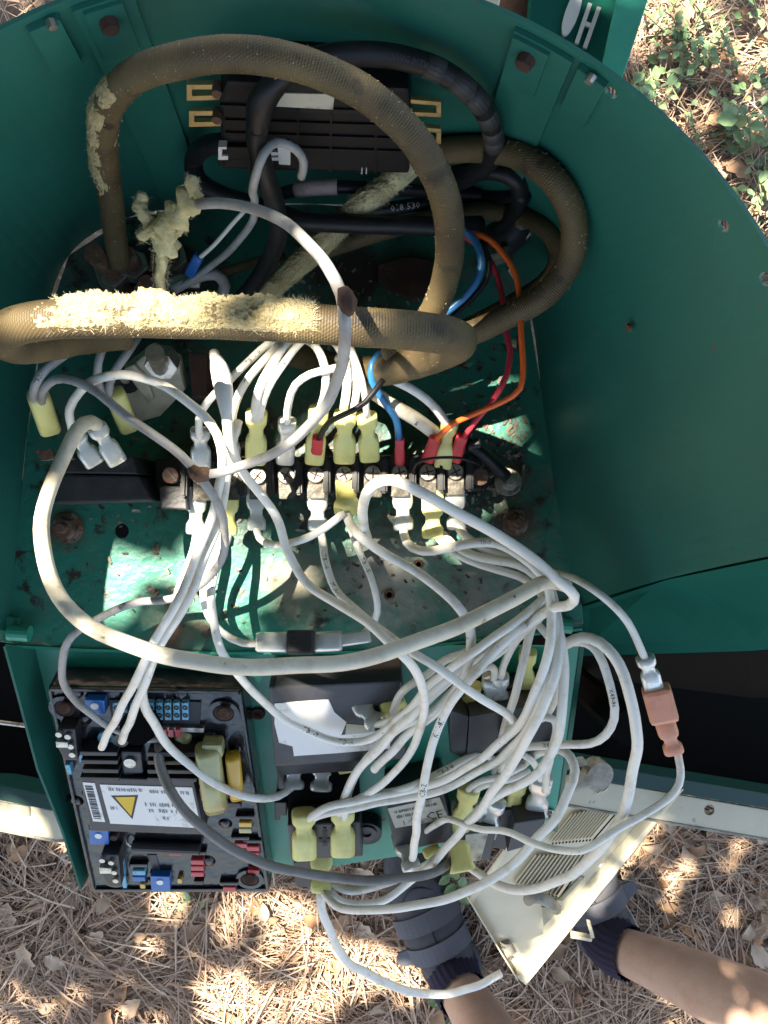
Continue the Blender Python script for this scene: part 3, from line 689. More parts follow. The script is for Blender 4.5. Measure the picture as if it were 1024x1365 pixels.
wire('sweep', [(537, 700, .508), (542, 722, .5), (561, 734, .49), (589, 731, .485), (625, 725, .48), (661, 724, .475), (695, 742, .465), (720, 765, .46), (731, 790, .46), (735, 822, .46), (733, 855, .46), (724, 893, .465), (710, 935, .475), (692, 965, .49), (660, 994, .51), (628, 1020, .53), (585, 1043, .55), (530, 1056, .565), (480, 1066, .57), (440, 1075, .575), (414, 1090, .585), (404, 1102, .592)], 14, 'wire',
     'long white wire from a clear lower terminal plug down to the left yellow relay plug', conns=[((536, 644, .5), (538, 704, .51), 28, K_), ((406, 1142, .6), (405, 1082, .588), 33, Y)])
wire('pairA', [(580, 712, .507), (599, 734, .5), (630, 750, .495), (667, 762, .49), (705, 775, .485), (728, 800, .485), (716, 832, .49), (690, 853, .5), (675, 880, .52), (667, 900, .54)], 12, 'wire',
     'lower white wire of the two leaving the right yellow lower plug', conns=[((577, 652, .5), (577, 716, .507), 30, Y), ((667, 950, .56), (667, 900, .54), 24, K_)])
wire('pairB', [(591, 714, .507), (615, 737, .498), (652, 747, .492), (692, 754, .486), (716, 768, .48), (732, 795, .478), (745, 840, .475), (752, 890, .475), (751, 946, .48), (741, 992, .492), (722, 1026, .505), (700, 1040, .515), (672, 1055, .53), (642, 1077, .55), (591, 1133, .6), (557, 1160, .62), (520, 1176, .63), (470, 1190, .63), (440, 1178, .635)], 14, 'wire',
     'upper white wire of the two leaving the right yellow lower plug', conns=[((428, 1126, .64), (429, 1188, .635), 30, Y)])
wire('clearR', [(610, 700, .507), (620, 716, .5), (640, 730, .497), (670, 742, .492), (705, 752, .488), (730, 775, .485), (741, 812, .475), (745, 850, .468), (741, 897, .465), (728, 938, .47), (706, 976, .48), (684, 1014, .5), (662, 1045, .52), (640, 1080, .545), (612, 1110, .575), (578, 1148, .605), (552, 1172, .62), (510, 1202, .625), (475, 1207, .628), (450, 1199, .63), (436, 1182, .635)], 14, 'wire',
     'white wire from the rightmost clear lower plug dropping through the bundle to the bottom', conns=[((606, 645, .5), (609, 704, .508), 27, K_)])
wire('bigright', [(733, 868, .5), (757, 856, .485), (776, 850, .475), (801, 858, .465), (827, 887, .46), (842, 928, .46), (849, 978, .465), (846, 1018, .475), (835, 1070, .49), (815, 1112, .5), (784, 1152, .52), (743, 1176, .54), (702, 1187, .56), (661, 1179, .585), (632, 1159, .605), (618, 1150, .61)], 16, 'wire',
     'thick white wire looping far out at right to the bottom flared yellow plug', conns=[((607, 1100, .62), (618, 1162, .605), 30, Y, 'flare')])
wire('k43', [(745, 862, .5), (762, 855, .49), (779, 856, .485), (795, 868, .48), (808, 896, .48), (817, 928, .48), (819, 957, .485), (808, 979, .49), (785, 990, .5), (747, 992, .515), (712, 994, .53), (690, 1003, .545), (668, 1025, .57), (660, 1050, .6)], 13, 'wire',
     'white printed wire forming the smaller inner loop over the dark gap at right')
wo = wire('fuseline', [(735, 762, .49), (755, 766, .48), (773, 773, .47), (804, 792, .46), (830, 820, .46), (849, 850, .465), (861, 879, .47)], 12, 'wire', 'white wire running out right to the salmon inline connector', conns=[((872, 918, .478), (860, 876, .47), 26, K_)])
ic = tag(build('inline_connector', MB(), M['pinkorange'], None, loc=P(880, 935, .48)) if False else thing('inline_connector', P(880, 935, .48), '', ''), 'salmon orange plastic inline connector hanging over the dark gap at right', 'connector')
def quadbody(name, a, b, wpx, th, m, parent, bev):
    pa, pb = P(*a), P(*b); t = (pb-pa).normalized(); cv = (V((0, 0, H))-pa).normalized(); s = t.cross(cv).normalized(); n = s.cross(t); wd = wpx*a[2]/F/2
    top = [pa-s*wd, pa+s*wd, pb+s*wd, pb-s*wd]; top = [p+n*th/2 for p in top]
    return build(name, prism_mb(top, n, th), m, parent, bevel=bev)
quadbody('housing', (874, 916, .478), (886, 960, .482), 38, .012, M['pinkorange'], ic, .0025)
connector(ic, (885, 958, .482), (899, 1003, .486), 27, 'salmon', 'spade', 'plug_end')
wire('tail', [(903, 1000, .487), (908, 1026, .487), (905, 1048, .487), (890, 1067, .487), (858, 1086, .487), (833, 1099, .488), (800, 1120, .49), (774, 1133, .495), (743, 1133, .505), (713, 1122, .515), (682, 1112, .53), (642, 1106, .55), (616, 1098, .565), (598, 1092, .575), (583, 1096, .59), (567, 1108, .61), (556, 1118, .63)], 11, 'wire', 'thin white wire from the salmon connector sweeping left over the cream door')
wire('dangling', [(427, 1188, .637), (430, 1212, .64), (438, 1238, .65), (452, 1268, .665), (473, 1290, .68), (522, 1314, .7), (577, 1325, .72), (632, 1316, .74), (668, 1298, .75)], 13, 'wire', 'white wire dangling lowest of all, its cut end over the left shoe')
wire('low', [(432, 1190, .632), (448, 1207, .62), (470, 1213, .61), (500, 1212, .6), (540, 1209, .588), (591, 1199, .575), (642, 1178, .562), (682, 1153, .553), (718, 1117, .543), (743, 1087, .537), (759, 1052, .533), (766, 1026, .533), (760, 1008, .538), (748, 999, .545), (728, 1000, .555), (706, 1012, .575), (690, 1030, .595), (685, 1050, .607)], 14, 'wire',
     'white wire swinging along the bottom up over the cream door louvres', conns=[((683, 1092, .625), (687, 1042, .603), 31, Y)])
wire('cb2', [(700, 830, .47), (650, 880, .475), (612, 921, .48), (594, 952, .49), (580, 985, .5), (569, 1023, .51), (561, 1061, .52), (555, 1100, .54), (550, 1145, .58)], 14, 'wire', 'straight white wire printed K11-87 and CB-2 dropping to the labelled relay', conns=[((533, 1112, .625), (550, 1160, .6), 26, K_)])
wire('toclear', [(722, 818, .48), (683, 853, .48), (642, 873, .483), (607, 896, .485), (576, 922, .495), (556, 939, .505), (531, 957, .52), (508, 965, .535), (495, 962, .545)], 13, 'wire', 'white wire ending in the clear plug on the big relay', conns=[((476, 930, .55), (502, 966, .54), 30, K_)])
wire('s8', [(716, 825, .478), (690, 850, .483), (663, 873, .487), (632, 894, .49), (607, 918, .495), (582, 944, .505), (556, 959, .515), (518, 983, .53), (493, 1008, .55), (474, 1033, .57), (463, 1060, .58), (460, 1092, .588)], 13, 'wire', 'white wire with worn print going down into the right yellow relay plug', conns=[((457, 1138, .6), (457, 1078, .588), 33, Y)])
wire('toblob', [(700, 838, .49), (668, 856, .495), (642, 862, .5), (622, 869, .503), (592, 880, .51), (569, 897, .515), (546, 912, .52), (531, 930, .53), (523, 954, .54)], 13, 'wire', 'white wire bending into the round yellow plug beside the big relay', conns=[((515, 922, .555), (528, 950, .545), 36, Y, 'sleeve')])
wire('toleft', [(728, 790, .478), (738, 820, .47), (741, 862, .468), (728, 917, .47), (714, 952, .48), (690, 987, .5), (650, 1022, .53), (612, 1043, .545), (575, 1058, .555), (538, 1064, .565), (505, 1070, .57), (445, 1082, .58), (420, 1090, .587), (408, 1104, .594)], 13, 'wire', 'white wire lying under its twin on the way to the left yellow relay plug')
wire('tb34', [(480, 1062, .575), (520, 1056, .568), (550, 1047, .56), (576, 1036, .56), (603, 1021, .56), (626, 1009, .56), (644, 1006, .56), (657, 1013, .575), (660, 1030, .6)], 12, 'wire', 'short printed white wire arching above the labelled relay')
wire('hook', [(600, 926, .52), (622, 909, .515), (642, 891, .51), (653, 887, .513), (660, 893, .53), (659, 908, .545)], 12, 'wire', 'short white wire hooking over into the clear plug of the upper right relay', conns=[((652, 958, .565), (658, 903, .545), 31, K_), ((624, 950, .565), (630, 912, .55), 26, Y)])
wire('down', [(726, 806, .485), (712, 832, .487), (703, 858, .488), (694, 895, .49), (685, 928, .5), (676, 955, .52), (669, 985, .55)], 13, 'wire', 'white wire dropping straight past the tall yellow plug of the upper right relay', conns=[((699, 926, .56), (704, 868, .535), 24, Y)])
wire('dirty', [(716, 820, .495), (690, 848, .5), (676, 878, .515), (669, 902, .535)], 10, 'wire', 'thin dirty white wire behind the bundle at the upper right relay')
wire('stub', [(717, 832, .49), (733, 852, .49), (744, 880, .492), (744, 915, .5), (736, 942, .515), (722, 958, .535)], 12, 'wire', 'short white wire curling behind the right bundle', conns=[((724, 935, .565), (733, 892, .545), 26, K_)])
wire('loop2', [(700, 968, .5), (714, 957, .495), (728, 954, .493), (740, 958, .495), (742, 972, .5), (737, 995, .515), (730, 1030, .54), (726, 1055, .565)], 12, 'wire', 'small white loop of wire over the upper right relay', conns=[((712, 1096, .62), (722, 1038, .58), 30, K_)])
wire('pigA', [(616, 1066, .59), (629, 1052, .58), (645, 1041, .572), (668, 1034, .57), (700, 1020, .565)], 10, 'wire', 'upper thin pigtail wire entering the long yellow plug near the labelled relay', conns=[((612, 1108, .615), (626, 1050, .585), 30, Y)])
wire('pigB', [(622, 1066, .592), (636, 1055, .582), (652, 1046, .574), (678, 1038, .572), (706, 1028, .568)], 10, 'wire', 'lower thin pigtail wire entering the long yellow plug near the labelled relay')
wire('pigC', [(690, 1004, .56), (706, 1012, .562), (717, 1028, .57), (720, 1046, .585)], 11, 'wire', 'short bent white wire above the clear plug by the door', conns=[((649, 1112, .625), (662, 1068, .6), 27, K_)])
# fan of wires from under the thick hose to the upper row of terminals
wire('t1', [(420, 430, .46), (372, 452, .455), (327, 488, .45), (304, 510, .45), (277, 536, .455), (266, 560, .465), (267, 585, .475)], 12, 'wire', 'white printed wire of the upper fan ending in the leftmost clear terminal plug', conns=[((268, 622, .488), (267, 572, .475), 27, K_)])
wire('t2', [(430, 430, .46), (382, 454, .45), (345, 490, .445), (320, 524, .45), (311, 550, .46), (311, 580, .475)], 13, 'wire', 'white wire of the upper fan ending in the second clear terminal plug from the left', conns=[((309, 618, .488), (311, 566, .475), 22, K_)])
wire('t3', [(438, 430, .458), (385, 455, .445), (358, 495, .44), (343, 530, .445), (340, 558, .46)], 14, 'wire', 'left white wire of the two entering the sunlit yellow plug', conns=[((341, 616, .488), (342, 549, .463), 29, Y)])
wire('t4', [(448, 430, .458), (400, 456, .445), (373, 492, .44), (353, 530, .447), (346, 558, .46)], 12, 'wire', 'right white wire of the two entering the sunlit yellow plug')
wire('t5', [(470, 480, .45), (450, 488, .44), (436, 492, .437), (413, 499, .437), (394, 514, .44), (385, 536, .45), (382, 565, .465)], 12, 'wire', 'white wire of the upper fan bent like a shoulder into the bright clear plug', conns=[((380, 616, .488), (383, 560, .465), 25, K_)])
wire('t6', [(400, 450, .46), (421, 463, .45), (433, 487, .44), (433, 518, .445), (424, 550, .46)], 13, 'wire', 'bright white wire of the upper fan ending behind the first red ferrule', conns=[((419, 616, .49), (425, 545, .463), 27, Y)])
wire('t7', [(425, 445, .46), (450, 460, .45), (461, 480, .443), (463, 505, .447), (457, 545, .462)], 14, 'wire', 'bright white wire of the upper fan ending in the middle yellow plug', conns=[((459, 614, .488), (460, 550, .464), 30, Y)])
wire('t8', [(450, 440, .46), (468, 470, .45), (477, 505, .447), (470, 548, .462)], 12, 'wire', 'white wire of the upper fan, right of the two entering the middle yellow plug')
wire('t9', [(460, 445, .455), (478, 485, .445), (487, 518, .45), (489, 556, .463)], 11, 'wire', 'white wire of the upper fan ending in the yellow plug right of the middle one', conns=[((493, 612, .488), (489, 553, .464), 28, Y)])
wire('t10', [(450, 478, .47), (481, 484, .46), (511, 498, .455), (549, 517, .458), (576, 538, .465), (597, 570, .478)], 14, 'wire', 'upper of the two dirty white wires reaching right to the hidden yellow plug', conns=[((590, 622, .492), (600, 562, .475), 24, Y)])
wire('t11', [(460, 490, .475), (490, 515, .468), (524, 540, .466), (554, 558, .47), (584, 582, .482)], 19, 'wirecream', 'lower and thicker of the two dirty white wires reaching right under the orange wire')
wire('u1', [(150, 448, .47), (136, 470, .46), (132, 500, .465), (140, 522, .475), (152, 540, .485)], 11, 'grey', 'left grey white wire of the two into the upper left yellow sleeve', group='grey wires')
wire('u2', [(185, 450, .47), (168, 475, .462), (152, 500, .465), (147, 525, .475), (156, 540, .485)], 11, 'grey', 'right grey white wire of the two into the upper left yellow sleeve', group='grey wires', conns=[((172, 572, .5), (152, 522, .478), 27, Y, 'sleeve')])
wire('u3', [(150, 448, .455), (100, 466, .44), (62, 490, .435), (47, 512, .44), (45, 535, .455)], 12, 'grey', 'printed grey white wire from under the hose to the far left yellow sleeve', group='grey wires', conns=[((67, 574, .478), (50, 525, .455), 29, Y, 'sleeve')])
wire('sp', [(56, 535, .455), (58, 518, .445), (72, 505, .435), (95, 506, .43), (130, 521, .425), (190, 570, .42), (240, 609, .42), (266, 634, .42), (290, 668, .43), (300, 710, .45), (294, 748, .465), (270, 778, .475), (230, 798, .48), (180, 806, .485), (130, 822, .487), (95, 848, .49), (82, 880, .5), (86, 910, .515), (105, 940, .53), (140, 965, .545), (180, 981, .555), (222, 986, .562)], 11, 'grey',
     'grey wire from far left yellow sleeve past the splice to the circuit board', group='grey wires')
wire('dk', [(214, 990, .56), (213, 1015, .557), (222, 1045, .553), (250, 1084, .552), (290, 1118, .555), (340, 1146, .56), (400, 1162, .57), (470, 1172, .58), (540, 1171, .59), (578, 1162, .6), (606, 1146, .615)], 13, 'darkgrey', 'dark grey wire crossing the circuit board along its lower edge', group='grey wires')
og = wire('main', [(262, 272, .365), (290, 270, .358), (330, 275, .35), (370, 294, .335), (410, 325, .32), (440, 360, .305), (459, 392, .297), (463, 430, .295), (459, 475, .31), (447, 515, .33), (425, 553, .35), (392, 588, .375), (340, 614, .4), (300, 627, .412), (266, 632, .42)], 15, 'grey',
     'thick grey wire arching over the thick hose down to the splice at left', group='grey wires', seg=12)
build('splice', tube_mb(spline([P(282, 630, .416), P(266, 633, .418), P(254, 624, .42)]), lambda t: pxr(17, .42)*(.7+.6*math.sin(math.pi*t)), 10, wob=.5), M['rust'], og, smooth=True)
build('splice', tube_mb(spline([P(456, 386, .294), P(463, 402, .292), P(463, 420, .294)]), lambda t: pxr(19, .295)*(.7+.5*math.sin(math.pi*t)), 10, wob=.5), M['rustdark'], og, smooth=True)
wire('curl', [(400, 236, .405), (405, 214, .393), (398, 197, .385), (380, 188, .38), (360, 194, .372), (345, 218, .372), (337, 250, .39), (340, 276, .43), (338, 296, .445), (310, 330, .47), (270, 362, .49), (235, 385, .5)], 11, 'grey', 'grey wire curling in a small loop in front of the breaker', group='grey wires')
wire('thin', [(326, 282, .45), (300, 310, .465), (264, 345, .48)], 6, 'wire', 'thin white wire ending in the blue sleeve at the studs', conns=[((252, 366, .49), (266, 340, .478), 14, 'tblue', 'sleeve', 'blue_sleeve')])
# coloured wires
wire('blue', [(560, 300, .46), (618, 306, .45), (637, 325, .447), (642, 350, .446), (631, 380, .447), (604, 410, .45), (560, 440, .455), (514, 465, .45), (498, 483, .445), (498, 505, .447), (514, 534, .455), (528, 559, .467), (533, 588, .48)], 10, 'blue', 'blue wire looping behind the thick hose down to a red ferrule', group='coloured wires', conns=[((533, 618, .492), (533, 584, .479), 15, RD_, 'ferrule')])
wire('blk', [(640, 320, .452), (652, 345, .45), (645, 375, .452), (600, 425, .457), (542, 468, .45), (506, 511, .44), (486, 536, .44), (465, 549, .443), (440, 562, .452), (424, 585, .47)], 8, 'rubber', 'thin black wire running from behind the hose to the leftmost red ferrule', group='coloured wires', conns=[((421, 616, .492), (424, 583, .47), 18, RD_, 'ferrule')])
wire('orange', [(560, 306, .46), (631, 310, .45), (653, 319, .447), (672, 339, .445), (689, 371, .443), (694, 412, .442), (695, 450, .44), (699, 485, .44), (694, 518, .442), (669, 536, .447), (633, 552, .455), (600, 566, .464), (581, 586, .474)], 8, 'orange', 'bright orange wire hanging in a loop right of the hose to a tilted red ferrule', group='coloured wires', conns=[((570, 614, .49), (581, 582, .474), 19, RD_, 'ferrule')])
wire('red', [(600, 308, .455), (622, 316, .454), (645, 335, .456), (662, 370, .458), (672, 410, .46), (676, 440, .46), (682, 465, .458), (676, 501, .457), (656, 534, .46), (633, 562, .466), (618, 582, .474)], 8, 'redwire', 'red wire running inside the orange loop to the rightmost red ferrule', group='coloured wires', conns=[((606, 614, .49), (617, 580, .474), 19, RD_, 'ferrule')])
wire('lug', [(618, 590, .49), (640, 604, .493), (660, 620, .5), (676, 634, .51)], 17, 'rubber', 'short black cable with a lug bolted to the plate at right', cat='cable', group='black cables', name='cable', conns=[((640, 590, .485), (624, 594, .487), 14, 'black', 'ferrule', 'boot')])
wire('ring', [(552, 632, .488), (556, 620, .48), (575, 612, .474), (600, 609, .474), (620, 612, .478), (640, 622, .488)], 4, 'rubber', 'thin black wire arching over the screws of the right terminals', group='coloured wires')

# printed markings on the sleeves
def text_mesh(s):
    c = bpy.data.curves.new('txt', 'FONT'); c.body = s; c.size = 1; c.resolution_u = 1; o = bpy.data.objects.new('txt', c); C.objects.link(o)
    bpy.context.view_layer.update(); me = bpy.data.meshes.new_from_object(o.evaluated_get(bpy.context.evaluated_depsgraph_get()))
    vs_ = [v.co.copy() for v in me.vertices]; fs = [list(p.vertices) for p in me.polygons]
    bpy.data.objects.remove(o); bpy.data.curves.remove(c); bpy.data.meshes.remove(me); return vs_, fs
def print_on(key, x, y, s, hpx=9, flip=False, m='ink'):
    o, path, r = PATHS[key]; best = min(range(len(path)), key=lambda i: (path[i].x/(H-path[i].z)*F+512-x)**2+(682.5-path[i].y/(H-path[i].z)*F-y)**2)
    vs_, fs = text_mesh(s); d = H-path[best].z; sc = hpx*d/F/.7; wdt = max(v.x for v in vs_)*sc
    L = [0]
    for i in range(1, len(path)): L.append(L[-1]+(path[i]-path[i-1]).length)
    out = []
    for v in vs_:
        sx = v.x*sc-wdt/2; sx = -sx if flip else sx; q = L[best]+sx; q = max(0, min(L[-1], q)); i = 0
        lo, hi = 0, len(L)-1
        while hi-lo > 1:
            md = (lo+hi)//2
            if L[md] <= q: lo = md
            else: hi = md
        f = (q-L[lo])/max(L[hi]-L[lo], 1e-9); p = path[lo].lerp(path[hi], f); t = (path[min(len(path)-1, lo+2)]-path[max(0, lo-2)]).normalized()
        up = V((0, 0, 1)) if not 0 else 0; n = V((0, 0, H))-p; n = (n-t*n.dot(t)).normalized(); b = n.cross(t)
        yy = (v.y-.35)*sc; yy = -yy if flip else yy; a = max(-1.4, min(1.4, yy/r)); out.append(p+(n*math.cos(a)+b*math.sin(a))*(r*1.035))
    mb = MB(); mb.add(out, fs); build('printed_text', mb, M[m], o)
for a in (('tb19', 410, 972, 'TB1-9', 7), ('tb19', 465, 987, 'TD-A', 7), ('cb2', 588, 965, 'K11-87', 8, True), ('cb2', 564, 1050, 'CB-2', 8, True), ('m1a', 433, 745, 'TB1-6', 6), ('m1a', 450, 790, 'M1A-', 6),
          ('fuser', 486, 748, 'TB1-5', 6), ('k43', 815, 925, 'K43-86', 6), ('k43', 740, 992, 'K43-86', 6, True), ('k43', 700, 998, 'TB-B7U', 6, True), ('tb34', 590, 1029, 'TB-3/4', 6), ('s8', 480, 1024, 'S8-TT3', 8, True),
          ('t1', 335, 482, 'TB1-10', 6, True), ('t2', 335, 502, 'TB1-A', 6, True), ('t4', 372, 494, 'TB1-4', 6, True), ('t3', 352, 505, 'K2-7', 6, True), ('u3', 52, 500, 'TB2-1', 6, True), ('tail', 908, 1022, 'I', 8), ('sweep', 650, 724, 'TD-7', 5), ('fusel', 277, 770, 'TB1-9', 6), ('tb19', 288, 770, 'TB1-9', 6)):
    print_on(*a)
# ------------------------------------------------------------------ hoses and thick cables
def fuzz(name, parent, path, r, n, ln, u0=0, u1=1, side=None, wid=.00009):
    T, N_, B = frames(path); mb = MB()
    for _ in range(n):
        i = int((u0+(u1-u0)*R.random())*(len(path)-1)); a = R.uniform(0, 6.283); q = N_[i]*math.cos(a)+B[i]*math.sin(a)
        if side is not None and q.dot(side) < R.uniform(-.3, .5): continue
        cl_ = noise.noise(path[i]*160+q*1.5)
        if cl_ < R.uniform(-.6, .15): continue
        p = path[i]+q*r*.97; L = ln*R.uniform(.3, 1.0)*(.55+1.3*max(0, cl_))
        dr = (q*R.uniform(.1, .9)+T[i]*R.uniform(-1.3, 1.3)+V((R.uniform(-.7, .7), R.uniform(-.7, .7), R.uniform(-.5, .7)))).normalized()
        s = dr.cross(V((R.uniform(-1, 1), R.uniform(-1, 1), R.uniform(-1, 1)))).normalized()*wid; bend = V((R.uniform(-1, 1), R.uniform(-1, 1), R.uniform(-1, 1)))*L*.35
        p1 = p+dr*L*.5+bend*.4; p2 = p+dr*L+bend
        p3 = p2+V((R.uniform(-1, 1), R.uniform(-1, 1), R.uniform(-1, 1)))*L*.4
        mb.add([p-s, p+s, p1+s, p1-s, p2+s*.8, p2-s*.8, p3], [[0, 1, 2, 3], [3, 2, 4, 5], [5, 4, 6]])
    return build(name, mb, M['fuzz'], parent, kind='stuff')
_WG = []
for i_ in range(0, 181):
    for j_ in range(0, 41):
        p_ = wall_pt(i_/180, j_/40); d_ = H-p_.z; _WG.append((p_.x/d_*F+512, 682.5-p_.y/d_*F, d_))
def wall_depth(x, y):
    if floor_inside(x, y): return FD
    return min(((a-x)**2+(b-y)**2, d) for a, b, d in _WG)[1]
def floor_inside(x, y):
    c = False; q = botpx
    for k in range(len(q)):
        (x1, y1), (x2, y2) = q[k], q[k-1]
        if (y1 > y) != (y2 > y) and x < (x2-x1)*(y-y1)/(y2-y1)+x1: c = not c
    return c
def hose(key, pts, wpx, label, dref, m='hose', step=.003, rough=.05, cat='hose', grp='braided brown hoses', name='hose', seg=20):
    r = pxr(wpx, dref); path = spline([P(x, y, min(d, wall_depth(x, y)-r*1.5-.003)) for x, y, d in pts], step)
    o = build(name, tube_mb(path, r, seg, wob=rough), M[m], None, smooth=True); tag(o, label, cat, grp); return o, path, r
h1, p1, r1 = hose('front', [(170, 446, .445), (110, 452, .43), (60, 460, .405), (24, 462, .383), (4, 452, .365), (12, 438, .348), (52, 428, .338), (120, 424, .333), (220, 424, .331), (330, 427, .331), (450, 434, .333), (540, 440, .337), (592, 446, .345), (612, 454, .36), (600, 466, .385), (560, 482, .42), (510, 494, .45), (450, 490, .48), (390, 470, .5)], 53,
                  'thick brown braided hose lying straight across the middle, frayed and sunlit at its left', .335)
def fluff(parent, path, r, u0, u1, side, amp):
    i0, i1 = int(u0*(len(path)-1)), int(u1*(len(path)-1)); seg = 96; side = side.normalized(); sub = []
    for i in range(i0, i1):
        for k in range(3): sub.append(path[i].lerp(path[i+1], k/3))
    T, N_, B = frames(sub); n = len(sub); vs_ = []
    for i in range(n):
        e = min(1, min(i, n-1-i)/(n*.12)); e = e*e*(3-2*e)
        for k in range(seg):
            a = 2*math.pi*k/seg; q = N_[i]*math.cos(a)+B[i]*math.sin(a); p = sub[i]+q*r; w_ = max(0, q.dot(side)+.15)
            nz = .5*noise.noise(p*70)+.4*noise.noise(p*160)+.45*abs(noise.noise(p*380))+.4*abs(noise.noise(p*800))
            vs_.append(sub[i]+q*(r*(.965+amp*e*min(1, w_*1.6)*max(0, nz+.16)))+T[i]*(.0012*noise.noise(p*420+V((5, 1, 2)))*e*w_))
    mb = MB(); mb.add(vs_, [[i*seg+k, i*seg+(k+1) % seg, (i+1)*seg+(k+1) % seg, (i+1)*seg+k] for i in range(n-1) for k in range(seg)])
    return build('matted_fluff', mb, M['wool'], parent, smooth=True)
M['wool'] = mat('matted_wool', (.5, .42, .24), .95, spec=.1, var=(.34, .27, .13), vscale=90, vlo=.4, vhi=.7, bump=1, bscale=700, coord='World')
fluff(h1, p1, r1, .27, .5, V((0, .8, .6)), .62)
fuzz('frayed_fibre', h1, p1, r1*1.06, 22000, .0032, .29, .5, V((0, .8, .6)), .00005)
fuzz('frayed_fibre', h1, p1, r1, 3000, .0012, .0, 1, None, .00005)
h2, p2, r2 = hose('arch', [(158, 352, .5), (152, 300, .47), (143, 235, .42), (138, 185, .385), (146, 138, .355), (178, 102, .335), (225, 84, .322), (300, 72, .315), (370, 78, .315), (440, 100, .318), (510, 142, .325), (560, 196, .335), (592, 260, .35), (600, 330, .375), (588, 390, .4), (560, 440, .425), (520, 475, .44)], 43,
                  'brown braided hose arching high from the left studs over the breaker', .34)
fluff(h2, p2, r2, .17, .4, V((-.8, .3, .3)), .4)
fuzz('frayed_fibre', h2, p2, r2, 5000, .0026, .19, .38, V((-.8, .3, .3)), .00005)
fuzz('frayed_fibre', h2, p2, r2, 3000, .001, 0, 1)
h3, p3, r3 = hose('loopR', [(548, 218, .445), (580, 204, .435), (630, 198, .425), (690, 206, .418), (738, 240, .415), (764, 292, .418), (760, 345, .425), (728, 392, .435), (670, 425, .447), (610, 452, .46), (540, 480, .475)], 36,
                  'brown braided hose making the outer loop at right', .42)
fuzz('frayed_fibre', h3, p3, r3, 3000, .0012, .2, .75, V((.3, .6, .6)))
h4, p4, r4 = hose('loopI', [(400, 345, .5), (450, 328, .495), (520, 306, .487), (590, 288, .475), (640, 282, .47), (690, 286, .465), (728, 306, .462), (744, 338, .462), (730, 372, .465), (690, 400, .472), (630, 432, .482), (560, 465, .49)], 24,
                  'thinner brown braided hose making the inner loop at right', .465)
h5, p5, r5 = hose('frayed', [(352, 396, .505), (385, 366, .495), (420, 335, .482), (450, 305, .468), (485, 272, .455), (520, 245, .448), (552, 216, .443)], 30,
                  'badly frayed cotton covered length of hose running diagonally up to the right loop', .46, 'cord', rough=.25)
fuzz('frayed_fibre', h5, p5, r5, 9000, .003, 0, 1, None, .00006)
fluff(h5, p5, r5, .02, .98, V((-.4, .5, .7)), .5)
h6, p6, r6 = hose('stub', [(250, 372, .505), (300, 362, .505), (340, 350, .507), (380, 340, .508)], 14, 'short thin brown hose lying on the plate behind the grey wire', .505)
# frayed tuft at the end of the grey wire
tf = thing('frayed_tuft', P(215, 385, .43), 'tuft of frayed cream cotton sheath standing up by the left studs', 'frayed sheath')
for nm, pts, w0, w1 in (('sheath', [(214, 388, .45), (214, 355, .425), (217, 325, .4)], 22, 26), ('shred', [(217, 328, .4), (224, 300, .385), (243, 282, .375), (262, 262, .368)], 44, 26), ('shred', [(262, 262, .368), (256, 244, .364), (258, 234, .362)], 22, 10),
                        ('shred', [(218, 325, .4), (205, 305, .39), (192, 312, .386), (184, 316, .384)], 28, 12), ('shred', [(204, 300, .39), (192, 286, .385), (186, 268, .383), (196, 262, .382)], 24, 16), ('shred', [(228, 296, .384), (240, 300, .382), (238, 314, .385)], 26, 10)):
    path = spline([P(*p) for p in pts], .0018); f = lambda t, a=w0, b=w1, d=pts[0][2]: pxr(a+(b-a)*t, d)*(.9+.3*math.sin(t*23)*(1 if nm == 'shred' else .2))
    o = build(nm, tube_mb(path, f, 14, wob=.75, flatten=.6), M['cord'], tf, smooth=True)
    fuzz('frayed_fibre', o, path, pxr((w0+w1)/2, pts[0][2])*.8, 900, .0028, 0, 1, None, .00006)
cgrp = 'black cables'
def cable(pts, wpx, label, dref): return hose('c', pts, wpx, label, dref, 'rubber', .004, 0, 'cable', cgrp, 'cable', 16)
c1, q1, _ = cable([(300, 420, .51), (330, 390, .5), (356, 352, .475), (371, 310, .44), (366, 270, .415), (352, 228, .39), (343, 180, .37), (350, 136, .352), (378, 100, .343), (420, 80, .342), (470, 72, .345), (530, 76, .35), (590, 96, .355), (635, 132, .365), (657, 175, .39), (652, 215, .42), (610, 245, .46)], 30, 'thick black cable arching over the breaker with white print and tape', .37)
PATHS['c1'] = (c1, q1, pxr(30, .37))
build('tape_wrap', tube_mb(q1[int(len(q1)*.44):int(len(q1)*.56)], pxr(33, .36), 14, wob=.35), M['rubber'], c1, smooth=True)
for f_ in (.67, .70, .73, .76, .79, .82):
    i = int(f_*len(q1)); build('tape_ring', tube_mb(q1[i:i+3], pxr(30.5, .37), 14), M['tapegrey'], c1, smooth=True)
print_on('c1', 560, 84, 'AWG MTW OR', 8, False, 'tapegrey')
c2, q2_, _ = cable([(305, 190, .415), (276, 194, .425), (258, 215, .45), (264, 240, .452), (300, 262, .455), (345, 275, .462), (400, 293, .46), (460, 298, .455), (530, 300, .452), (600, 302, .452), (640, 300, .46)], 25, 'black cable looping from the left end of the breaker towards the right', .455)
c3, q3, _ = cable([(362, 262, .475), (395, 253, .465), (440, 249, .46), (520, 252, .462), (600, 258, .47), (650, 262, .485)], 17, 'thin black cable with a pinkish cloth label wrapped round it', .465)
i0, i1 = int(len(q3)*.16), int(len(q3)*.36)
M['cloth'] = mat('pinkish_cloth_label', (.45, .33, .29), .8, var=(.2, .15, .13), vscale=120, bump=.3)
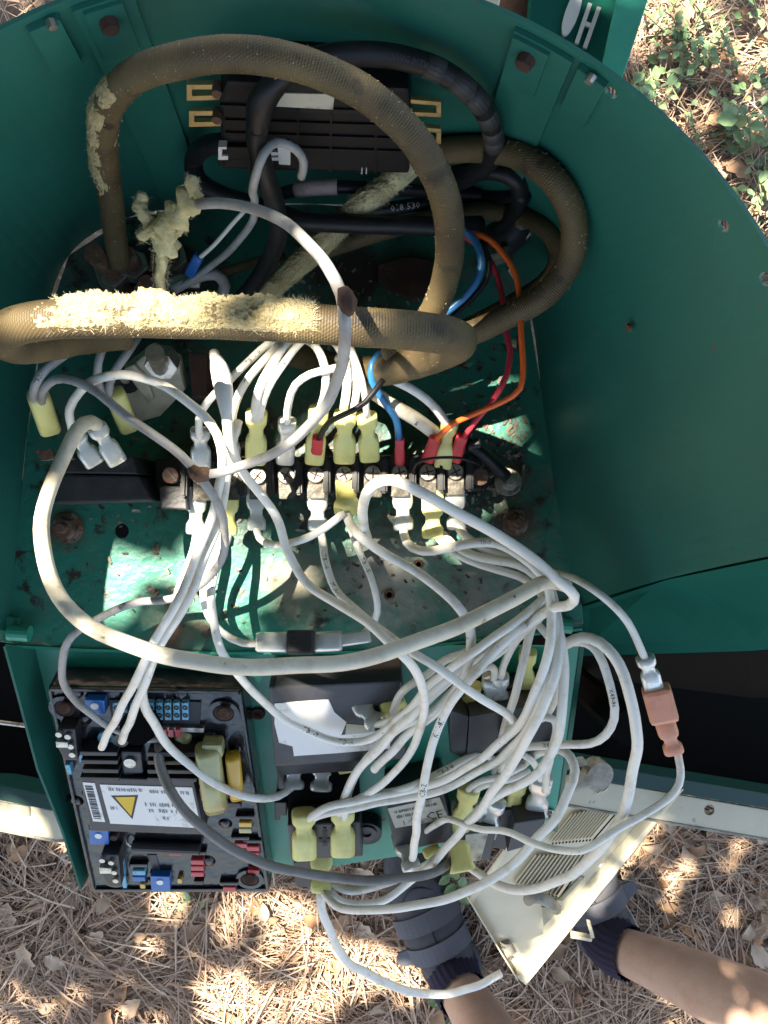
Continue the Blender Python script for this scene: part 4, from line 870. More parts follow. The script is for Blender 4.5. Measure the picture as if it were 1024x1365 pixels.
build('cloth_label', tube_mb(q3[i0:i1], pxr(21, .462), 14, wob=.12), M['cloth'], c3, smooth=True)
c4, q4, _ = cable([(470, 285, .485), (540, 275, .48), (600, 268, .482), (660, 262, .495), (700, 262, .505)], 18, 'black printed cable disappearing behind the right hoses', .48)
PATHS['c4'] = (c4, q4, pxr(18, .48)); print_on('c4', 538, 275, '018 530', 8, False, 'letter')
cable([(650, 320, .49), (690, 275, .48), (688, 240, .475), (660, 228, .48), (600, 236, .49)], 22, 'short black cable tucked behind the outer loop of hose', .48)

# clamp ring on the right part of the plate
cl = thing('cable_clamp', P(680, 275, .5), 'grey cable gland ring behind the loops of hose', 'cable gland')
gm = MB(); cc = P(655, 285, .5)
path = spline([P(660, 232, .485), P(685, 245, .48), P(692, 275, .48), P(682, 308, .485), P(655, 326, .49)], .004)
build('gland_ring', tube_mb(path, .011, 12, flatten=1.3), M['blackgrey'], cl, smooth=True)
build('clamp_band', tube_mb([p+V((.01, 0, .004)) for p in path], .0045, 8), M['metal'], cl, smooth=True)
for x, y in ((704, 248), (700, 295), (678, 338)): build('clamp_screw', disc_mb(P(x, y, .47), V((.6, 0, .7)), .0045, .012, 8), M['metal'], cl)
# rust brown cut-out disc lying in the plate
rc = prism('rusty_disc', floor, [(505, 352), (545, 340), (580, 348), (592, 372), (578, 394), (548, 398), (520, 388), (503, 372)], .004, .001, M['rustdark'], None, .0008)
tag(rc, 'dark rusty torn patch of metal on the plate behind the hoses', 'metal scrap')

# ------------------------------------------------------------------ breaker on the far wall
bk = thing('circuit_breaker', P(420, 180, .5), 'dusty black moulded circuit breaker mounted on the far curved wall', 'circuit breaker')
bp = Plane(P(290, 110, .366), P(560, 118, .366), P(290, 240, .425))
prism('case', bp, [(292, 140), (548, 150), (546, 232), (296, 226)], 0, -.024, M['breaker'], bk, .002)
prism('lid', bp, [(302, 108), (545, 118), (548, 149), (290, 138)], .004, -.024, M['breaker'], bk, .002)
prism('label', bp, [(366, 124), (446, 126), (444, 146), (368, 142)], .0046, .004, M['dirtypaper'], bk)
for k in range(3): prism('rib', bp, [(300, 160+k*17), (545, 168+k*17), (545, 170+k*17), (300, 162+k*17)], .0012, -.001, M['breaker'], bk)
for x in (332, 396, 440, 500): prism('rib', bp, [(x, 146), (x+3, 146), (x+2, 230), (x-1, 230)], .001, -.001, M['breaker'], bk)
prism('front_cover', bp, [(295, 196), (400, 199), (399, 216), (296, 213)], .003, 0, M['breaker'], bk, .0008)
prism('lower_case', bp, [(292, 196), (390, 199), (386, 222), (290, 222)], -.006, -.02, M['breaker'], bk, .001)
mbw = MB()
for q in ([(291, 196), (296, 196), (296, 213), (291, 213)], [(296, 208), (304, 208), (304, 213), (296, 213)], [(296, 196), (302, 196), (302, 199), (296, 199)]): prism_mb([bp.hit(x, y, .0042) for x, y in q], bp.n, .004, mbw)
build('white_terminal', mbw, M['white'], bk)
mbw = MB()
for q in ([(370, 196), (387, 196), (387, 220), (372, 219)], [(357, 203), (371, 203), (371, 207), (357, 207)], [(358, 210), (372, 210), (372, 214), (358, 214)]): prism_mb([bp.hit(x, y, .0042) for x, y in q], bp.n, .004, mbw)
build('white_terminal', mbw, M['white'], bk)
def fork(pts, name='fork_terminal'):
    mbf = MB()
    for q in pts: prism_mb([bp.hit(x, y, -.004) for x, y in q], bp.n, .0025, mbf)
    return build(name, mbf, M['brass'], bk)
for y, x0 in ((113, 249), (148, 252)):
    f_ = fork([[(x0, y), (302, y), (302, y+6), (x0, y+6)], [(x0, y+15), (302, y+14), (302, y+20), (x0, y+21)], [(x0, y+6), (x0+7, y+6), (x0+7, y+15), (x0, y+15)]])
    build('terminal_screw', disc_mb(bp.hit(289, y+13, .003), bp.n, .0024, .006, 12), M['rust'], f_)
for y in (132, 168):
    fork([[(540, y), (588, y+4), (588, y+9), (540, y+5)], [(540, y+17), (588, y+19), (588, y+24), (540, y+22)], [(582, y+9), (588, y+9), (588, y+19), (582, y+19)]])
for x, y in ((482, 228), (488, 228)): prism('scratch_mark', bp, [(x, y-4), (x+1.5, y-4), (x+1, y+4), (x-.5, y+4)], .0006, 0, M['letter'], bk)

# ------------------------------------------------------------------ studs at left, ivory insulator
def stud(px, py, hgt, r, label):
    c = floor.hit(px, py, 0); t = thing('stud', c, label, 'stud', 'rusty terminal studs')
    build('base', disc_mb(c+V((0, 0, .006)), V((0, 0, 1)), r*2.2, .006, 16), M['rustdark'], t)
    n = build('nut', disc_mb(c+V((0, 0, .018)), V((.1, .1, 1)), r*1.8, .012, 6), M['metal'], t, bevel=.0006)
    build('thread', tube_mb([c+V((0, 0, .01)), c+V((.001, .001, hgt))], r, 12, wob=.2), M['rust'], t)
stud(160, 372, .05, .006, 'rusty terminal stud at the foot of the high arching hose')
stud(188, 362, .032, .0055, 'rusty terminal stud just right of the hose foot')
stud(238, 352, .035, .0055, 'rusty terminal stud beside the blue sleeve')
stud(212, 398, .03, .006, 'terminal stud under the frayed tuft')
ins = thing('insulator_plate', P(200, 520, .5), 'ivory insulating plate with a plated stud, stained, half under the sunlit hose', 'insulator')
ipl = Plane(P(152, 520, .5), P(240, 500, .492), P(200, 560, .515))
prism('plate', ipl, [(158, 500), (200, 468), (238, 486), (248, 520), (214, 556), (186, 564), (160, 548), (152, 520)], .0, -.012, M['insul'], ins, .0025)
prism('raised_rim', ipl, [(164, 492), (178, 486), (192, 500), (206, 532), (198, 540), (178, 512)], .003, 0, M['insul'], ins, .0015)
build('stud_nut', disc_mb(ipl.hit(214, 490, .012), ipl.n, .0098, .011, 6), M['metal'], ins, bevel=.0008)
build('stud_thread', tube_mb([ipl.hit(214, 490, .008), ipl.hit(206, 470, .03)], .005, 12), M['metal'], ins)
build('dark_socket', ring_mb(ipl.hit(166, 508, .0012), ipl.n, .003, .009, .002, 16), M['black'], ins)
for k, (x, y, l) in enumerate(((95, 462, 'grey lug lying under the left end of the thick hose'), (262, 470, 'rusty upright bar behind the sunlit white wires'))):
    if k: tag(prism('metal_bar', flat(.49), [(250, 470), (276, 470), (276, 530), (256, 530)], 0, -.03, M['rustdark'], None, .001), l, 'bar')
# loose coil of grey cable between the studs
tag(build('wire_coil', tube_mb(spline([P(232, 385, .5), P(262, 370, .498), P(288, 366, .497), P(300, 382, .499), P(288, 398, .5), P(262, 396, .5)]), .0035, 8), M['grey'], None, smooth=True), 'small grey wire coil lying by the studs behind the thick hose', 'wire', 'grey wires')
tag(build('metal_strip', tube_mb(spline([P(226, 380, .5), P(245, 374, .5), P(268, 376, .5)]), .005, 8, flatten=.4), M['metal'], None, smooth=True), 'shiny crumpled metal strip by the studs', 'metal scrap')

# ------------------------------------------------------------------ black block at left and terminal strip
blk = thing('terminal_block', P(130, 640, FD), 'black rectangular block with two clear plugs at the left of the plate', 'terminal block')
prism('body', flat(.487), [(74, 632), (184, 634), (204, 668), (72, 672)], 0, -.048, M['blackgrey'], blk, .0015)
prism('top_step', flat(.482), [(70, 604), (176, 608), (184, 632), (76, 630)], 0, -.052, M['black'], blk, .001)
prism('brass_tab', flat(.476), [(46, 600), (68, 598), (74, 612), (54, 614)], 0, -.004, M['rust'], blk, .0004)
prism('brass_tab', flat(.476), [(76, 600), (94, 600), (98, 612), (82, 613)], 0, -.004, M['rust'], blk, .0004)
prism('side_box', flat(.492), [(212, 648), (248, 648), (250, 680), (214, 678)], 0, -.042, M['blackgrey'], blk, .001)
c = flat(.49).hit(229, 634); build('slotted_screw', disc_mb(c+V((0, 0, .004)), V((0, 0, 1)), .0046, .006, 16), M['rust'], blk)
prism('screw_slot', flat(.4855), [(222, 628), (224, 626), (236, 640), (234, 642)], 0, -.0006, M['black'], blk)
ts = thing('terminal_strip', P(440, 632, FD), 'long black barrier terminal strip with ten screws across the plate', 'terminal strip')
prism('base', flat(.514), [(205, 612), (640, 604), (642, 654), (206, 662)], 0, -.02, M['black'], ts, .0015)
TX = [268, 307, 344, 382, 421, 459, 497, 533, 570, 607]
sm = bpy.data.meshes.new('screw')
def screw_mesh():
    b = disc_mb(V((0, 0, .0022)), V((0, 0, 1)), .0054, .0022, 18, .0046); me = bpy.data.meshes.new('screw'); bmx = bmesh.new()
    me.from_pydata(b.v, [], b.f); bmx.from_mesh(me); bmesh.ops.recalc_face_normals(bmx, faces=bmx.faces); bmx.to_mesh(me); bmx.free(); me.materials.append(M['metal']); return me
SMESH = screw_mesh()
def box_mesh(name, sx, sy, sz, m, bev=.0004):
    me = bpy.data.meshes.new(name); b = bmesh.new(); bmesh.ops.create_cube(b, size=1)
    for v in b.verts: v.co = V((v.co.x*sx, v.co.y*sy, v.co.z*sz))
    if bev: bmesh.ops.bevel(b, geom=b.edges[:], offset=bev, segments=2, affect='EDGES')
    b.to_mesh(me); b.free(); me.materials.append(m); return me
SLOT = box_mesh('slot', .0066, .0008, .0006, M['rustdark'], 0)
FIN = box_mesh('fin', .0042, .021, .014, M['black'], .0012); PADM = box_mesh('contact', .0105, .026, .0018, M['tarnish'])
for i, x in enumerate(TX):
    d = .494; y = 636-i*.8; c = P(x, y, d)
    pc = piece('contact_plate', PADM, ts, c+V((0, -.001, -.002))); s = piece('screw', SMESH, ts, c, (R.uniform(-.08, .08), R.uniform(-.08, .08), 0)); a = R.uniform(0, 3.1)
    for k in (0, 1): piece('screw_slot', SLOT, s, c+V((0, 0, .0023)), (0, 0, a+k*math.pi/2))
for i in range(11):
    x = TX[0]-20+i*37.7; piece('barrier', FIN, ts, P(x, 640-i*.8, .495), (0, 0, R.uniform(-.03, .03)))
c = P(640, 636, .5); build('end_screw', disc_mb(c+V((0, 0, .002)), V((0, 0, 1)), .005, .006, 12), M['rust'], ts)
# inline fuse on the plate edge
fz = thing('fuse_holder', P(402, 855, .52), 'inline fuse with a black body between two clear sleeves on the plate edge', 'fuse holder')
quadbody('fuse_body', (383, 856, .512), (420, 856, .512), 32, .014, M['black'], fz, .002)
for a, b_ in (((384, 856, .515), (342, 856, .515)), ((419, 856, .515), (456, 854, .515))): connector(fz, a, b_, 27, K_, 'sleeve', 'clear_sleeve')
connector(fz, (452, 854, .516), (494, 848, .516), 17, K_, 'sleeve', 'clear_sleeve')

# ------------------------------------------------------------------ circuit board (voltage regulator)
av = thing('voltage_regulator', pan.hit(210, 1060), 'black resin potted circuit board with coloured components and a white warning label', 'circuit board')
HT = .024
def A(poly, h1, h0, name, m, par=av, bev=0): return prism(name, pan, poly, h1, h0, m, par, bev)
A([(62, 917), (322, 921), (360, 1190), (122, 1191)], HT, .001, 'case', M['epoxy'], bev=.003)
rim_ = [(62, 917), (322, 921), (360, 1190), (122, 1191)]
for i in range(4):
    a, b_ = V(rim_[i]), V(rim_[(i+1) % 4]); d = (b_-a).normalized(); cpt = V((216, 1055)); n = V((-d.y, d.x));
    if n.dot(cpt-a) < 0: n = -n
    a2, b2 = a+d*4, b_-d*4
    A([tuple(a2+n*1.0), tuple(b2+n*1.0), tuple(b2+n*5), tuple(a2+n*5)], HT+.0022, HT-.0005, 'case_rim', M['epoxy'], bev=.0007)
for x, y in ((86, 945), (298, 951), (152, 1171), (333, 1173)):
    rg = build('mounting_boss', ring_mb(pan.hit(x, y, HT+.002), pan.n, .0072, .0105, .004, 24), M['epoxy'], av, smooth=False)
    build('mounting_bolt', disc_mb(pan.hit(x, y, HT+.0014), pan.n, .0066, .003, 16), M['rustdark'], rg); build('bolt_stud', tube_mb([pan.hit(x, y, HT), pan.hit(x, y, HT+.008)], .0036, 10), M['rust'], rg)
for x, y in ((126, 943), (131, 1116), (213, 1178)):
    t = A([(x-13, y-10), (x+13, y-9), (x+14, y+10), (x-11, y+10)], HT+.006, HT-.001, 'trimmer', M['tblue'], bev=.0006)
    build('trimmer_screw', disc_mb(pan.hit(x, y-1, HT+.0068), pan.n, .0026, .001, 14), M['white'], t)
    A([(x-14, y-14), (x+13, y-13), (x+13, y-10.5), (x-13, y-11)], HT+.003, HT-.001, 'resin_fillet', M['epoxy'], bev=.0008)
# terminal comb with light blue pieces
A([(145, 933), (268, 936), (266, 968), (150, 965)], HT+.0012, HT-.0005, 'comb_board', M['ink'])
for k in range(9):
    x = 150+k*11.5; f_ = A([(x, 937), (x+8.5, 937.4), (x+9.2, 960), (x+.8, 960)], HT+.004, HT, 'comb_tooth', M['lblue'], bev=.0003)
    mbx = ring_mb(pan.hit(x+4.5, 944, HT+.0045), pan.n, .0009, .0018, .0006, 10); ring_mb(pan.hit(x+5, 954, HT+.0045), pan.n, .0009, .0018, .0006, 10, mbx); build('comb_ring', mbx, M['ink'], f_)
A([(146, 968), (272, 971), (272, 977), (150, 974)], HT+.004, HT, 'bus_bar', M['metal'], bev=.0004)
for k in range(4): A([(206+k*9, 973), (213+k*9, 973), (214+k*9, 983), (207+k*9, 983)], HT+.006, HT, 'small_resistor', M['pink'], bev=.0006)
for a, b_ in (((225, 976, .57), (232, 938, .575)), ((244, 984, .57), (262, 942, .575))):
    build('dull_spade', conn_mb(P(*a)+pan.n*.004, P(*b_)+pan.n*.006, .0115, 'sleeve'), M['olive'], av, smooth=True)
for k, y in enumerate((1002, 1013, 1025, 1036)):
    A([(106+k*1.6, y), (156+k, y+1), (156+k, y+6), (107+k*1.6, y+5.5)], HT+.012, HT, 'heat_sink_fin', M['black'], bev=.0006)
    A([(196, y+1), (262, y+2), (262, y+7), (197, y+6.5)], HT+.012, HT, 'heat_sink_fin', M['black'], bev=.0006)
tr = A([(160, 1002), (188, 1003), (191, 1032), (163, 1034)], HT+.006, HT, 'transistor', M['blackgrey'], bev=.0015); build('transistor_screw', disc_mb(pan.hit(173, 1018, HT+.008), pan.n, .0042, .002, 16), M['metal'], tr)
cp_ = build('coil_ring', ring_mb(pan.hit(142, 985, HT+.003), pan.n, .003, .006, .003, 18), M['lblue'], av)
build('cable_end', disc_mb(pan.hit(160, 988, HT+.008), pan.n, .0055, .01, 16), M['black'], av)
lab = A([(106, 1036), (258, 1041), (273, 1113), (120, 1108)], HT+.009, HT, 'label_plate', M['blackgrey'], bev=.001)
bc = A([(110, 1043), (126, 1044), (140, 1096), (124, 1095)], HT+.0094, HT+.009, 'barcode_label', M['paper'], lab)
wlb = A([(133, 1046), (256, 1050), (268, 1104), (147, 1098)], HT+.0094, HT+.009, 'warning_label', M['paper'], lab)
def bil(q, u, v): return tuple((V(q[0])*(1-u)+V(q[1])*u)*(1-v)+(V(q[3])*(1-u)+V(q[2])*u)*v)
mbk = MB(); qb = [(110, 1043), (126, 1044), (140, 1096), (124, 1095)]
v = .08
while v < .92:
    w_ = R.choice([.012, .02, .03]); prism_mb([pan.hit(*bil(qb, a, b_), HT+.0096) for a, b_ in ((.12, v), (.75, v), (.75, v+w_), (.12, v+w_))], pan.n, .0001, mbk); v += w_+R.choice([.012, .02, .03])
build('barcode', mbk, M['ink'], lab)
ql = [(133, 1046), (256, 1050), (268, 1104), (147, 1098)]
def lp(pts, name, m, h=.0096):
    mbq = MB(); prism_mb([pan.hit(*bil(ql, a, b_), HT+h) for a, b_ in pts], pan.n, .0001, mbq); return build(name, mbq, M[m], lab)
lp([(.09, .28), (.39, .24), (.26, .86)], 'warning_outline', 'ink'); lp([(.13, .31), (.355, .28), (.255, .78)], 'warning_triangle', 'yink', .0098)
def label_text(s, q, u, v, hu, m='ink', h=.0097, par=lab, pl=pan, base=HT, flip=False):
    vs_, fs = text_mesh(s); wd = max(p.x for p in vs_); mbq = MB()
    asp = ((pl.hit(*bil(q, 1, 0), 0)-pl.hit(*bil(q, 0, 0), 0)).length)/((pl.hit(*bil(q, 0, 1), 0)-pl.hit(*bil(q, 0, 0), 0)).length)
    mbq.add([pl.hit(*bil(q, (u+p.x*hu/asp) if not flip else (u-p.x*hu/asp), (v-p.y*hu) if not flip else (v+p.y*hu)), base+h) for p in vs_], fs); build('label_print', mbq, M[m], par)
def worn_print(q, u0, u1, v, hgt, par, base, m='greyink', pl=pan):
    mbq = MB(); u = u0
    while u < u1:
        w_ = R.uniform(.008, .03)
        if R.random() < .75:
            a = v-hgt*R.uniform(.3, .5); b_ = v+hgt*R.uniform(.3, .5); prism_mb([pl.hit(*bil(q, *k), base) for k in ((u, a), (u+w_*.55, a), (u+w_*.6, b_), (u+w_*.05, b_))], pl.n, .0001, mbq)
        u += w_
    build('worn_print', mbq, M[m], par)
worn_print(ql, .08, .45, .12, .09, lab, HT+.0097); worn_print(ql, .5, .72, .14, .09, lab, HT+.0097); worn_print(ql, .86, .95, .14, .1, lab, HT+.0097)
worn_print(ql, .44, .78, .47, .1, lab, HT+.0097); worn_print(ql, .42, .78, .62, .1, lab, HT+.0097); worn_print(ql, .6, .66, .8, .08, lab, HT+.0097); worn_print(ql, .05, .12, .6, .1, lab, HT+.0097)
build('film_capacitor', conn_mb(pan.hit(276, 996, HT+.01), pan.hit(288, 1076, HT+.008), .0175, 'sleeve', .6), M['olive'], av, smooth=True)
A([(267, 994), (296, 994), (298, 1012), (270, 1013)], HT+.013, HT+.002, 'capacitor_cap', M['olive'], bev=.003)
build('disc_capacitor', conn_mb(pan.hit(310, 1006, HT+.008), pan.hit(316, 1062, HT+.008), .0105, 'sleeve', .7), M['mustard'], av, smooth=True)
A([(265, 1052), (272, 1052), (275, 1068), (268, 1068)], HT+.006, HT, 'small_capacitor', M['pinkorange'], bev=.001)
A([(302, 1070), (320, 1071), (322, 1078), (304, 1078)], HT+.005, HT, 'black_diode', M['black'], bev=.001)
rt = build('power_resistor', tube_mb([pan.hit(177, 1128, HT+.004), pan.hit(222, 1130, HT+.004), pan.hit(267, 1132, HT+.004)], .0044, 14), M['blackgrey'], av, smooth=False)
build('lead', tube_mb(spline([pan.hit(178, 1128, HT+.004), pan.hit(170, 1124, HT+.004), pan.hit(170, 1116, HT)]), .0009, 6), M['metal'], rt)
build('indicator_lamp', disc_mb(pan.hit(151, 1118, HT+.005), pan.n, .004, .006, 16, .0028), M['rustdark'], av, bevel=.0008)
def resistors(x, y, items, par=av):
    A([(x-13, y-15*len(items)*.42-3), (x+13, y-15*len(items)*.42-3), (x+12, y-15*len(items)*.42+2), (x-12, y-15*len(items)*.42+2)], HT+.004, HT-.001, 'resin_fillet', M['epoxy'], bev=.0012)
    for k, c_ in enumerate(items):
        yy = y+(k-(len(items)-1)/2)*8; A([(x-8, yy-3), (x+9, yy-2.8), (x+10, yy+3.4), (x-7.5, yy+3.2)], HT+.005, HT, 'resistor', M[c_], bev=.0009)
resistors(184, 1168, ['lblue', 'tblue']); resistors(262, 1158, ['pink', 'pink', 'pink']); resistors(320, 1132, ['pink', 'lblue']); resistors(336, 1136, ['pink', 'pink']); resistors(305, 1186, ['pink']); resistors(326, 1104, ['mustard', 'olive'])
resistors(118, 1010, ['pink', 'pink']); A([(225, 1138), (241, 1138), (242, 1141), (226, 1141)], HT+.003, HT, 'resistor', M['pink'], bev=.0005); A([(330, 1160), (345, 1161), (346, 1165), (331, 1165)], HT+.004, HT, 'resistor', M['pink'], bev=.0006)
A([(86, 1020), (93, 1020), (96, 1033), (90, 1033)], HT+.006, HT, 'blue_resistor', M['lblue'], bev=.0006); A([(258, 1175), (271, 1175), (271, 1180), (259, 1180)], HT+.004, HT, 'black_diode', M['black'], bev=.0006); A([(236, 1172), (242, 1172), (243, 1178), (237, 1178)], HT+.004, HT, 'small_capacitor', M['mustard'], bev=.0006); A([(186, 1179), (193, 1179), (194, 1185), (187, 1185)], HT+.004, HT, 'small_capacitor', M['mustard'], bev=.0008)
A([(196, 1140), (208, 1140), (216, 1166), (204, 1166)], HT+.0006, HT, 'worn_stripe', M['blackgrey'])
for x, y in ((84, 988), (142, 1156)):
    jb = A([(x-8, y-16), (x+16, y-16), (x+20, y+26), (x+2, y+26), (x-8, y+8)], HT+.012, HT-.004, 'jumper_socket', M['black'], bev=.0012)
    for dx, dy in ((-6, -8), (6, -5), (10, 8), (12, 19)): build('socket_pin', disc_mb(pan.hit(x+dx, y+dy, HT+.0145), pan.n, .0022, .003, 10), M['metal'], jb)
    A([(x-10, y+1), (x+6, y+2), (x+7, y+9), (x-9, y+9)], HT+.016, HT+.01, 'plated_tab', M['metal'], jb, .0005)
    A([(x+17, y-14), (x+21, y-14), (x+27, y+28), (x+22, y+28)], HT+.004, HT, 'socket_board', M['lblue'], jb)
for (x, y) in ((170, 930), (240, 928), (110, 960), (280, 985), (120, 1060), (300, 1100), (200, 1176), (345, 1150), (276, 1150), (100, 1070), (316, 1000), (60+40, 925)):
    build('resin_drip', disc_mb(pan.hit(x, y, HT+.0016), pan.n, R.uniform(.004, .008), .0022, 14, R.uniform(.001, .003)), M['epoxy'], av, smooth=True)

# ------------------------------------------------------------------ relays
def relay(label): return thing('relay', pan.hit(500, 1000), label, 'relay', 'black relays on the green panel')
r1_ = relay('large black relay with a torn white label under the white wires')
prism('body', pan, [(358, 916), (536, 908), (543, 1012), (366, 1022)], .03, .001, M['blackgrey'], r1_, .0015)
prism('torn_label', pan, [(366, 938), (438, 933), (446, 950), (462, 963), (455, 980), (500, 975), (520, 970), (520, 998), (450, 1004), (392, 1008), (390, 995), (372, 990), (366, 965)], .0306, .03, M['paper'], r1_)
prism('worn_patch', pan, [(462, 965), (500, 968), (498, 984), (460, 984)], .0304, .03, M['dirtypaper'], r1_)
r2_ = relay('black relay base with two clear plugs above and two yellow plugs below')
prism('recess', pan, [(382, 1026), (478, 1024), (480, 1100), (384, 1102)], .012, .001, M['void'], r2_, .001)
prism('front_block', pan, [(383, 1100), (480, 1096), (484, 1142), (388, 1147)], .03, .001, M['blackgrey'], r2_, .0015)
prism('back_block', pan, [(366, 1018), (482, 1010), (480, 1028), (370, 1034)], .016, .001, M['black'], r2_, .001)
for q in ([(370, 1030), (380, 1030), (381, 1052), (371, 1052)], [(366, 1070), (382, 1070), (382, 1088), (374, 1088), (373, 1094), (366, 1094)]): prism('side_clip', pan, q, .014, .001, M['black'], r2_, .0008)
ear = build('mounting_ear', disc_mb(pan.hit(489, 1112, .012), pan.n, .0115, .011, 22), M['black'], r2_); build('ear_screw', ring_mb(pan.hit(489, 1112, .0135), pan.n, .0035, .0075, .002, 18), M['blackgrey'], ear)
mk = MB()
for q in ([(430, 1108), (436, 1108), (436, 1128), (430, 1128)], [(425, 1118), (441, 1118), (441, 1123), (425, 1123)], [(431, 1104), (435, 1104), (435, 1108), (431, 1108)]): prism_mb([pan.hit(x, y, .0306) for x, y in q], pan.n, .0005, mk)
build('moulded_mark', mk, M['ink'], r2_)
connector(r2_, (431, 1008, .6), (428, 1052, .602), 30, K_); connector(r2_, (462, 1000, .602), (466, 1030, .598), 30, Y, 'sleeve')
r3_ = relay('small black block with a yellow plug hanging off the lower edge of the panel')
prism('body', pan, [(391, 1150), (416, 1146), (420, 1184), (394, 1182)], .012, -.03, M['black'], r3_, .001)
prism('slot_mark', pan, [(397, 1160), (408, 1159), (408, 1160.5), (397, 1161.5)], .0124, .012, M['letter'], r3_)
r4_ = relay('black relay with a dirty CE marked label in the middle of the panel')
prism('body', pan, [(516, 1074), (592, 1058), (606, 1122), (526, 1136)], .026, .001, M['blackgrey'], r4_, .0015)
prism('side_wall', pan, [(512, 1066), (588, 1050), (594, 1058), (516, 1074)], .03, .001, M['black'], r4_, .001)
prism('label', pan, [(517, 1078), (586, 1063), (598, 1092), (527, 1104)], .0266, .026, M['dirtypaper'], r4_)
q4_ = [(517, 1078), (586, 1063), (598, 1092), (527, 1104)]
label_text('CE', q4_, .62, .9, .5, 'ink', .0268, r4_, pan, 0); worn_print(q4_, .06, .9, .25, .14, r4_, .0268, 'ink'); worn_print(q4_, .1, .5, .5, .16, r4_, .0268, 'ink'); worn_print(q4_, .3, .45, .7, .16, r4_, .0268, 'ink'); label_text('1', q4_, .15, .93, .3, 'ink', .0268, r4_, pan, 0)
connector(r4_, (572, 1128, .63), (578, 1140, .628), 24, Y, 'sleeve')
r5_ = relay('upper right black relay behind the bundle of wires')
prism('body', pan, [(626, 955), (744, 934), (738, 990), (622, 1012)], .034, .001, M['blackgrey'], r5_, .001)
prism('socket', pan, [(598, 930), (752, 905), (744, 936), (626, 956), (600, 952)], .016, .001, M['black'], r5_, .001)
prism('side_cover', pan, [(600, 946), (625, 955), (621, 1011), (600, 1003)], .033, .002, M['black'], r5_, .001)
prism('lower_edge', pan, [(616, 1014), (736, 992), (734, 1008), (614, 1030)], .014, .001, M['black'], r5_, .001)
r6_ = relay('lower right black relay next to the edge of the panel')
prism('body', pan, [(686, 1097), (728, 1091), (719, 1124), (676, 1136)], .03, .001, M['blackgrey'], r6_, .001)
prism('socket', pan, [(662, 1082), (730, 1072), (728, 1092), (686, 1098), (674, 1134), (650, 1128)], .016, .001, M['black'], r6_, .001)
r7_ = relay('black relay with a stained cream tag above the left shoe')
prism('body', pan, [(612, 1108), (662, 1106), (654, 1146), (612, 1150)], .026, -.004, M['blackgrey'], r7_, .001)
prism('tag', pan, [(621, 1113), (651, 1110), (641, 1147), (619, 1150)], .0268, .026, M['dirtypaper'], r7_)
connector(r7_, (628, 1110, .625), (644, 1070, .605), 22, K_)

# ------------------------------------------------------------------ cream louvred door hanging open
dp = Plane(P(745, 1040, .80), P(905, 1055, .80), P(660, 1250, .93))
if dp.n.z < 0: dp.n = -dp.n
door = thing('vent_door', dp.hit(760, 1150), 'cream louvred door hanging open at an angle, its long edge white in the sun', 'door')
prism('panel', dp, [(742, 1046), (882, 1062), (684, 1296), (628, 1204)], 0, -.0018, M['cream'], door)
def dfl(p_in, p_out, h, name):
    a = [dp.hit(*q, 0) for q in p_in]; b = [dp.hit(*q, h) for q in p_out]; n = (a[1]-a[0]).cross(b[0]-a[0]).normalized()*.0014
    mb = MB(); mb.add([a[0], a[1], b[1], b[0], a[0]+n, a[1]+n, b[1]+n, b[0]+n], [[0, 1, 2, 3], [7, 6, 5, 4], [0, 4, 5, 1], [1, 5, 6, 2], [2, 6, 7, 3], [3, 7, 4, 0]]); return build(name, mb, M['cream'], door)
dfl([(882, 1062), (684, 1296)], [(912, 1052), (702, 1313)], .012, 'long_flange')
dfl([(684, 1296), (628, 1204)], [(690, 1308), (622, 1196)], .01, 'short_flange')
dfl([(628, 1204), (742, 1046)], [(624, 1198), (738, 1040)], .006, 'inner_flange')
def louvre(a, b, w_):
    a, b = V(a), V(b); d = (b-a).normalized(); n = V((-d.y, d.x))*w_/2
    mb = MB(); p = [dp.hit(*tuple(q), h) for q, h in ((a-n, 0.0004), (b-n, .0004), (b+n, .0055), (a+n, .0055))]
    mb.add(p+[q-dp.n*.0012 for q in p], [[0, 1, 2, 3], [7, 6, 5, 4], [0, 4, 5, 1], [1, 5, 6, 2], [2, 6, 7, 3], [3, 7, 4, 0]])
    build('louvre', mb, M['cream'], door)
    mb2 = MB(); a2, b2 = a-n*1.6, b-n*1.6
    prism_mb([dp.hit(*tuple(q), .0003) for q in (a2-n*.5, b2-n*.5, b2+n*.5, a2+n*.5)], dp.n, .0002, mb2); build('louvre_slot', mb2, M['void'], door)
for k in range(13):
    f = k/12; louvre((764+f*66, 1087-f*17), (734+f*54, 1124-f*5), 3.6)
    louvre((716+f*66, 1141-f*1), (686+f*58, 1180+f*16), 3.6)
for k in range(6): louvre((776+k*7, 1064-k*2.4), (768+k*7, 1070-k*2.4), 2.6)
build('hole', disc_mb(dp.hit(803, 1154, .0006), dp.n, .004, .001, 18), M['paper'], door)
lt = MB(); build('latch', tube_mb(spline([dp.hit(704, 1200, .014), dp.hit(715, 1196, .018), dp.hit(733, 1203, .016), dp.hit(742, 1212, .008)], .004), .006, 10), M['creamdirty'], door, smooth=True)
M['olivec'] = mat('olive_cream', (.33, .31, .2), .5, bump=.1)
prism('latch_plate', dp, [(722, 1210), (744, 1208), (736, 1224), (725, 1236)], .01, .0005, M['olivec'], door, .001)
prism('slot_rim', dp, [(774, 1169), (779, 1171), (750, 1202), (744, 1200)], .0022, 0, M['olivec'], door, .0006)
prism('corner_catch', dp, [(668, 1262), (680, 1258), (688, 1272), (676, 1278)], .006, 0, M['creamdirty'], door, .001)
for x, y in ((671, 1265), (681, 1280)): build('rivet', disc_mb(dp.hit(x, y, .008), dp.n, .002, .003, 10), M['metal'], door)
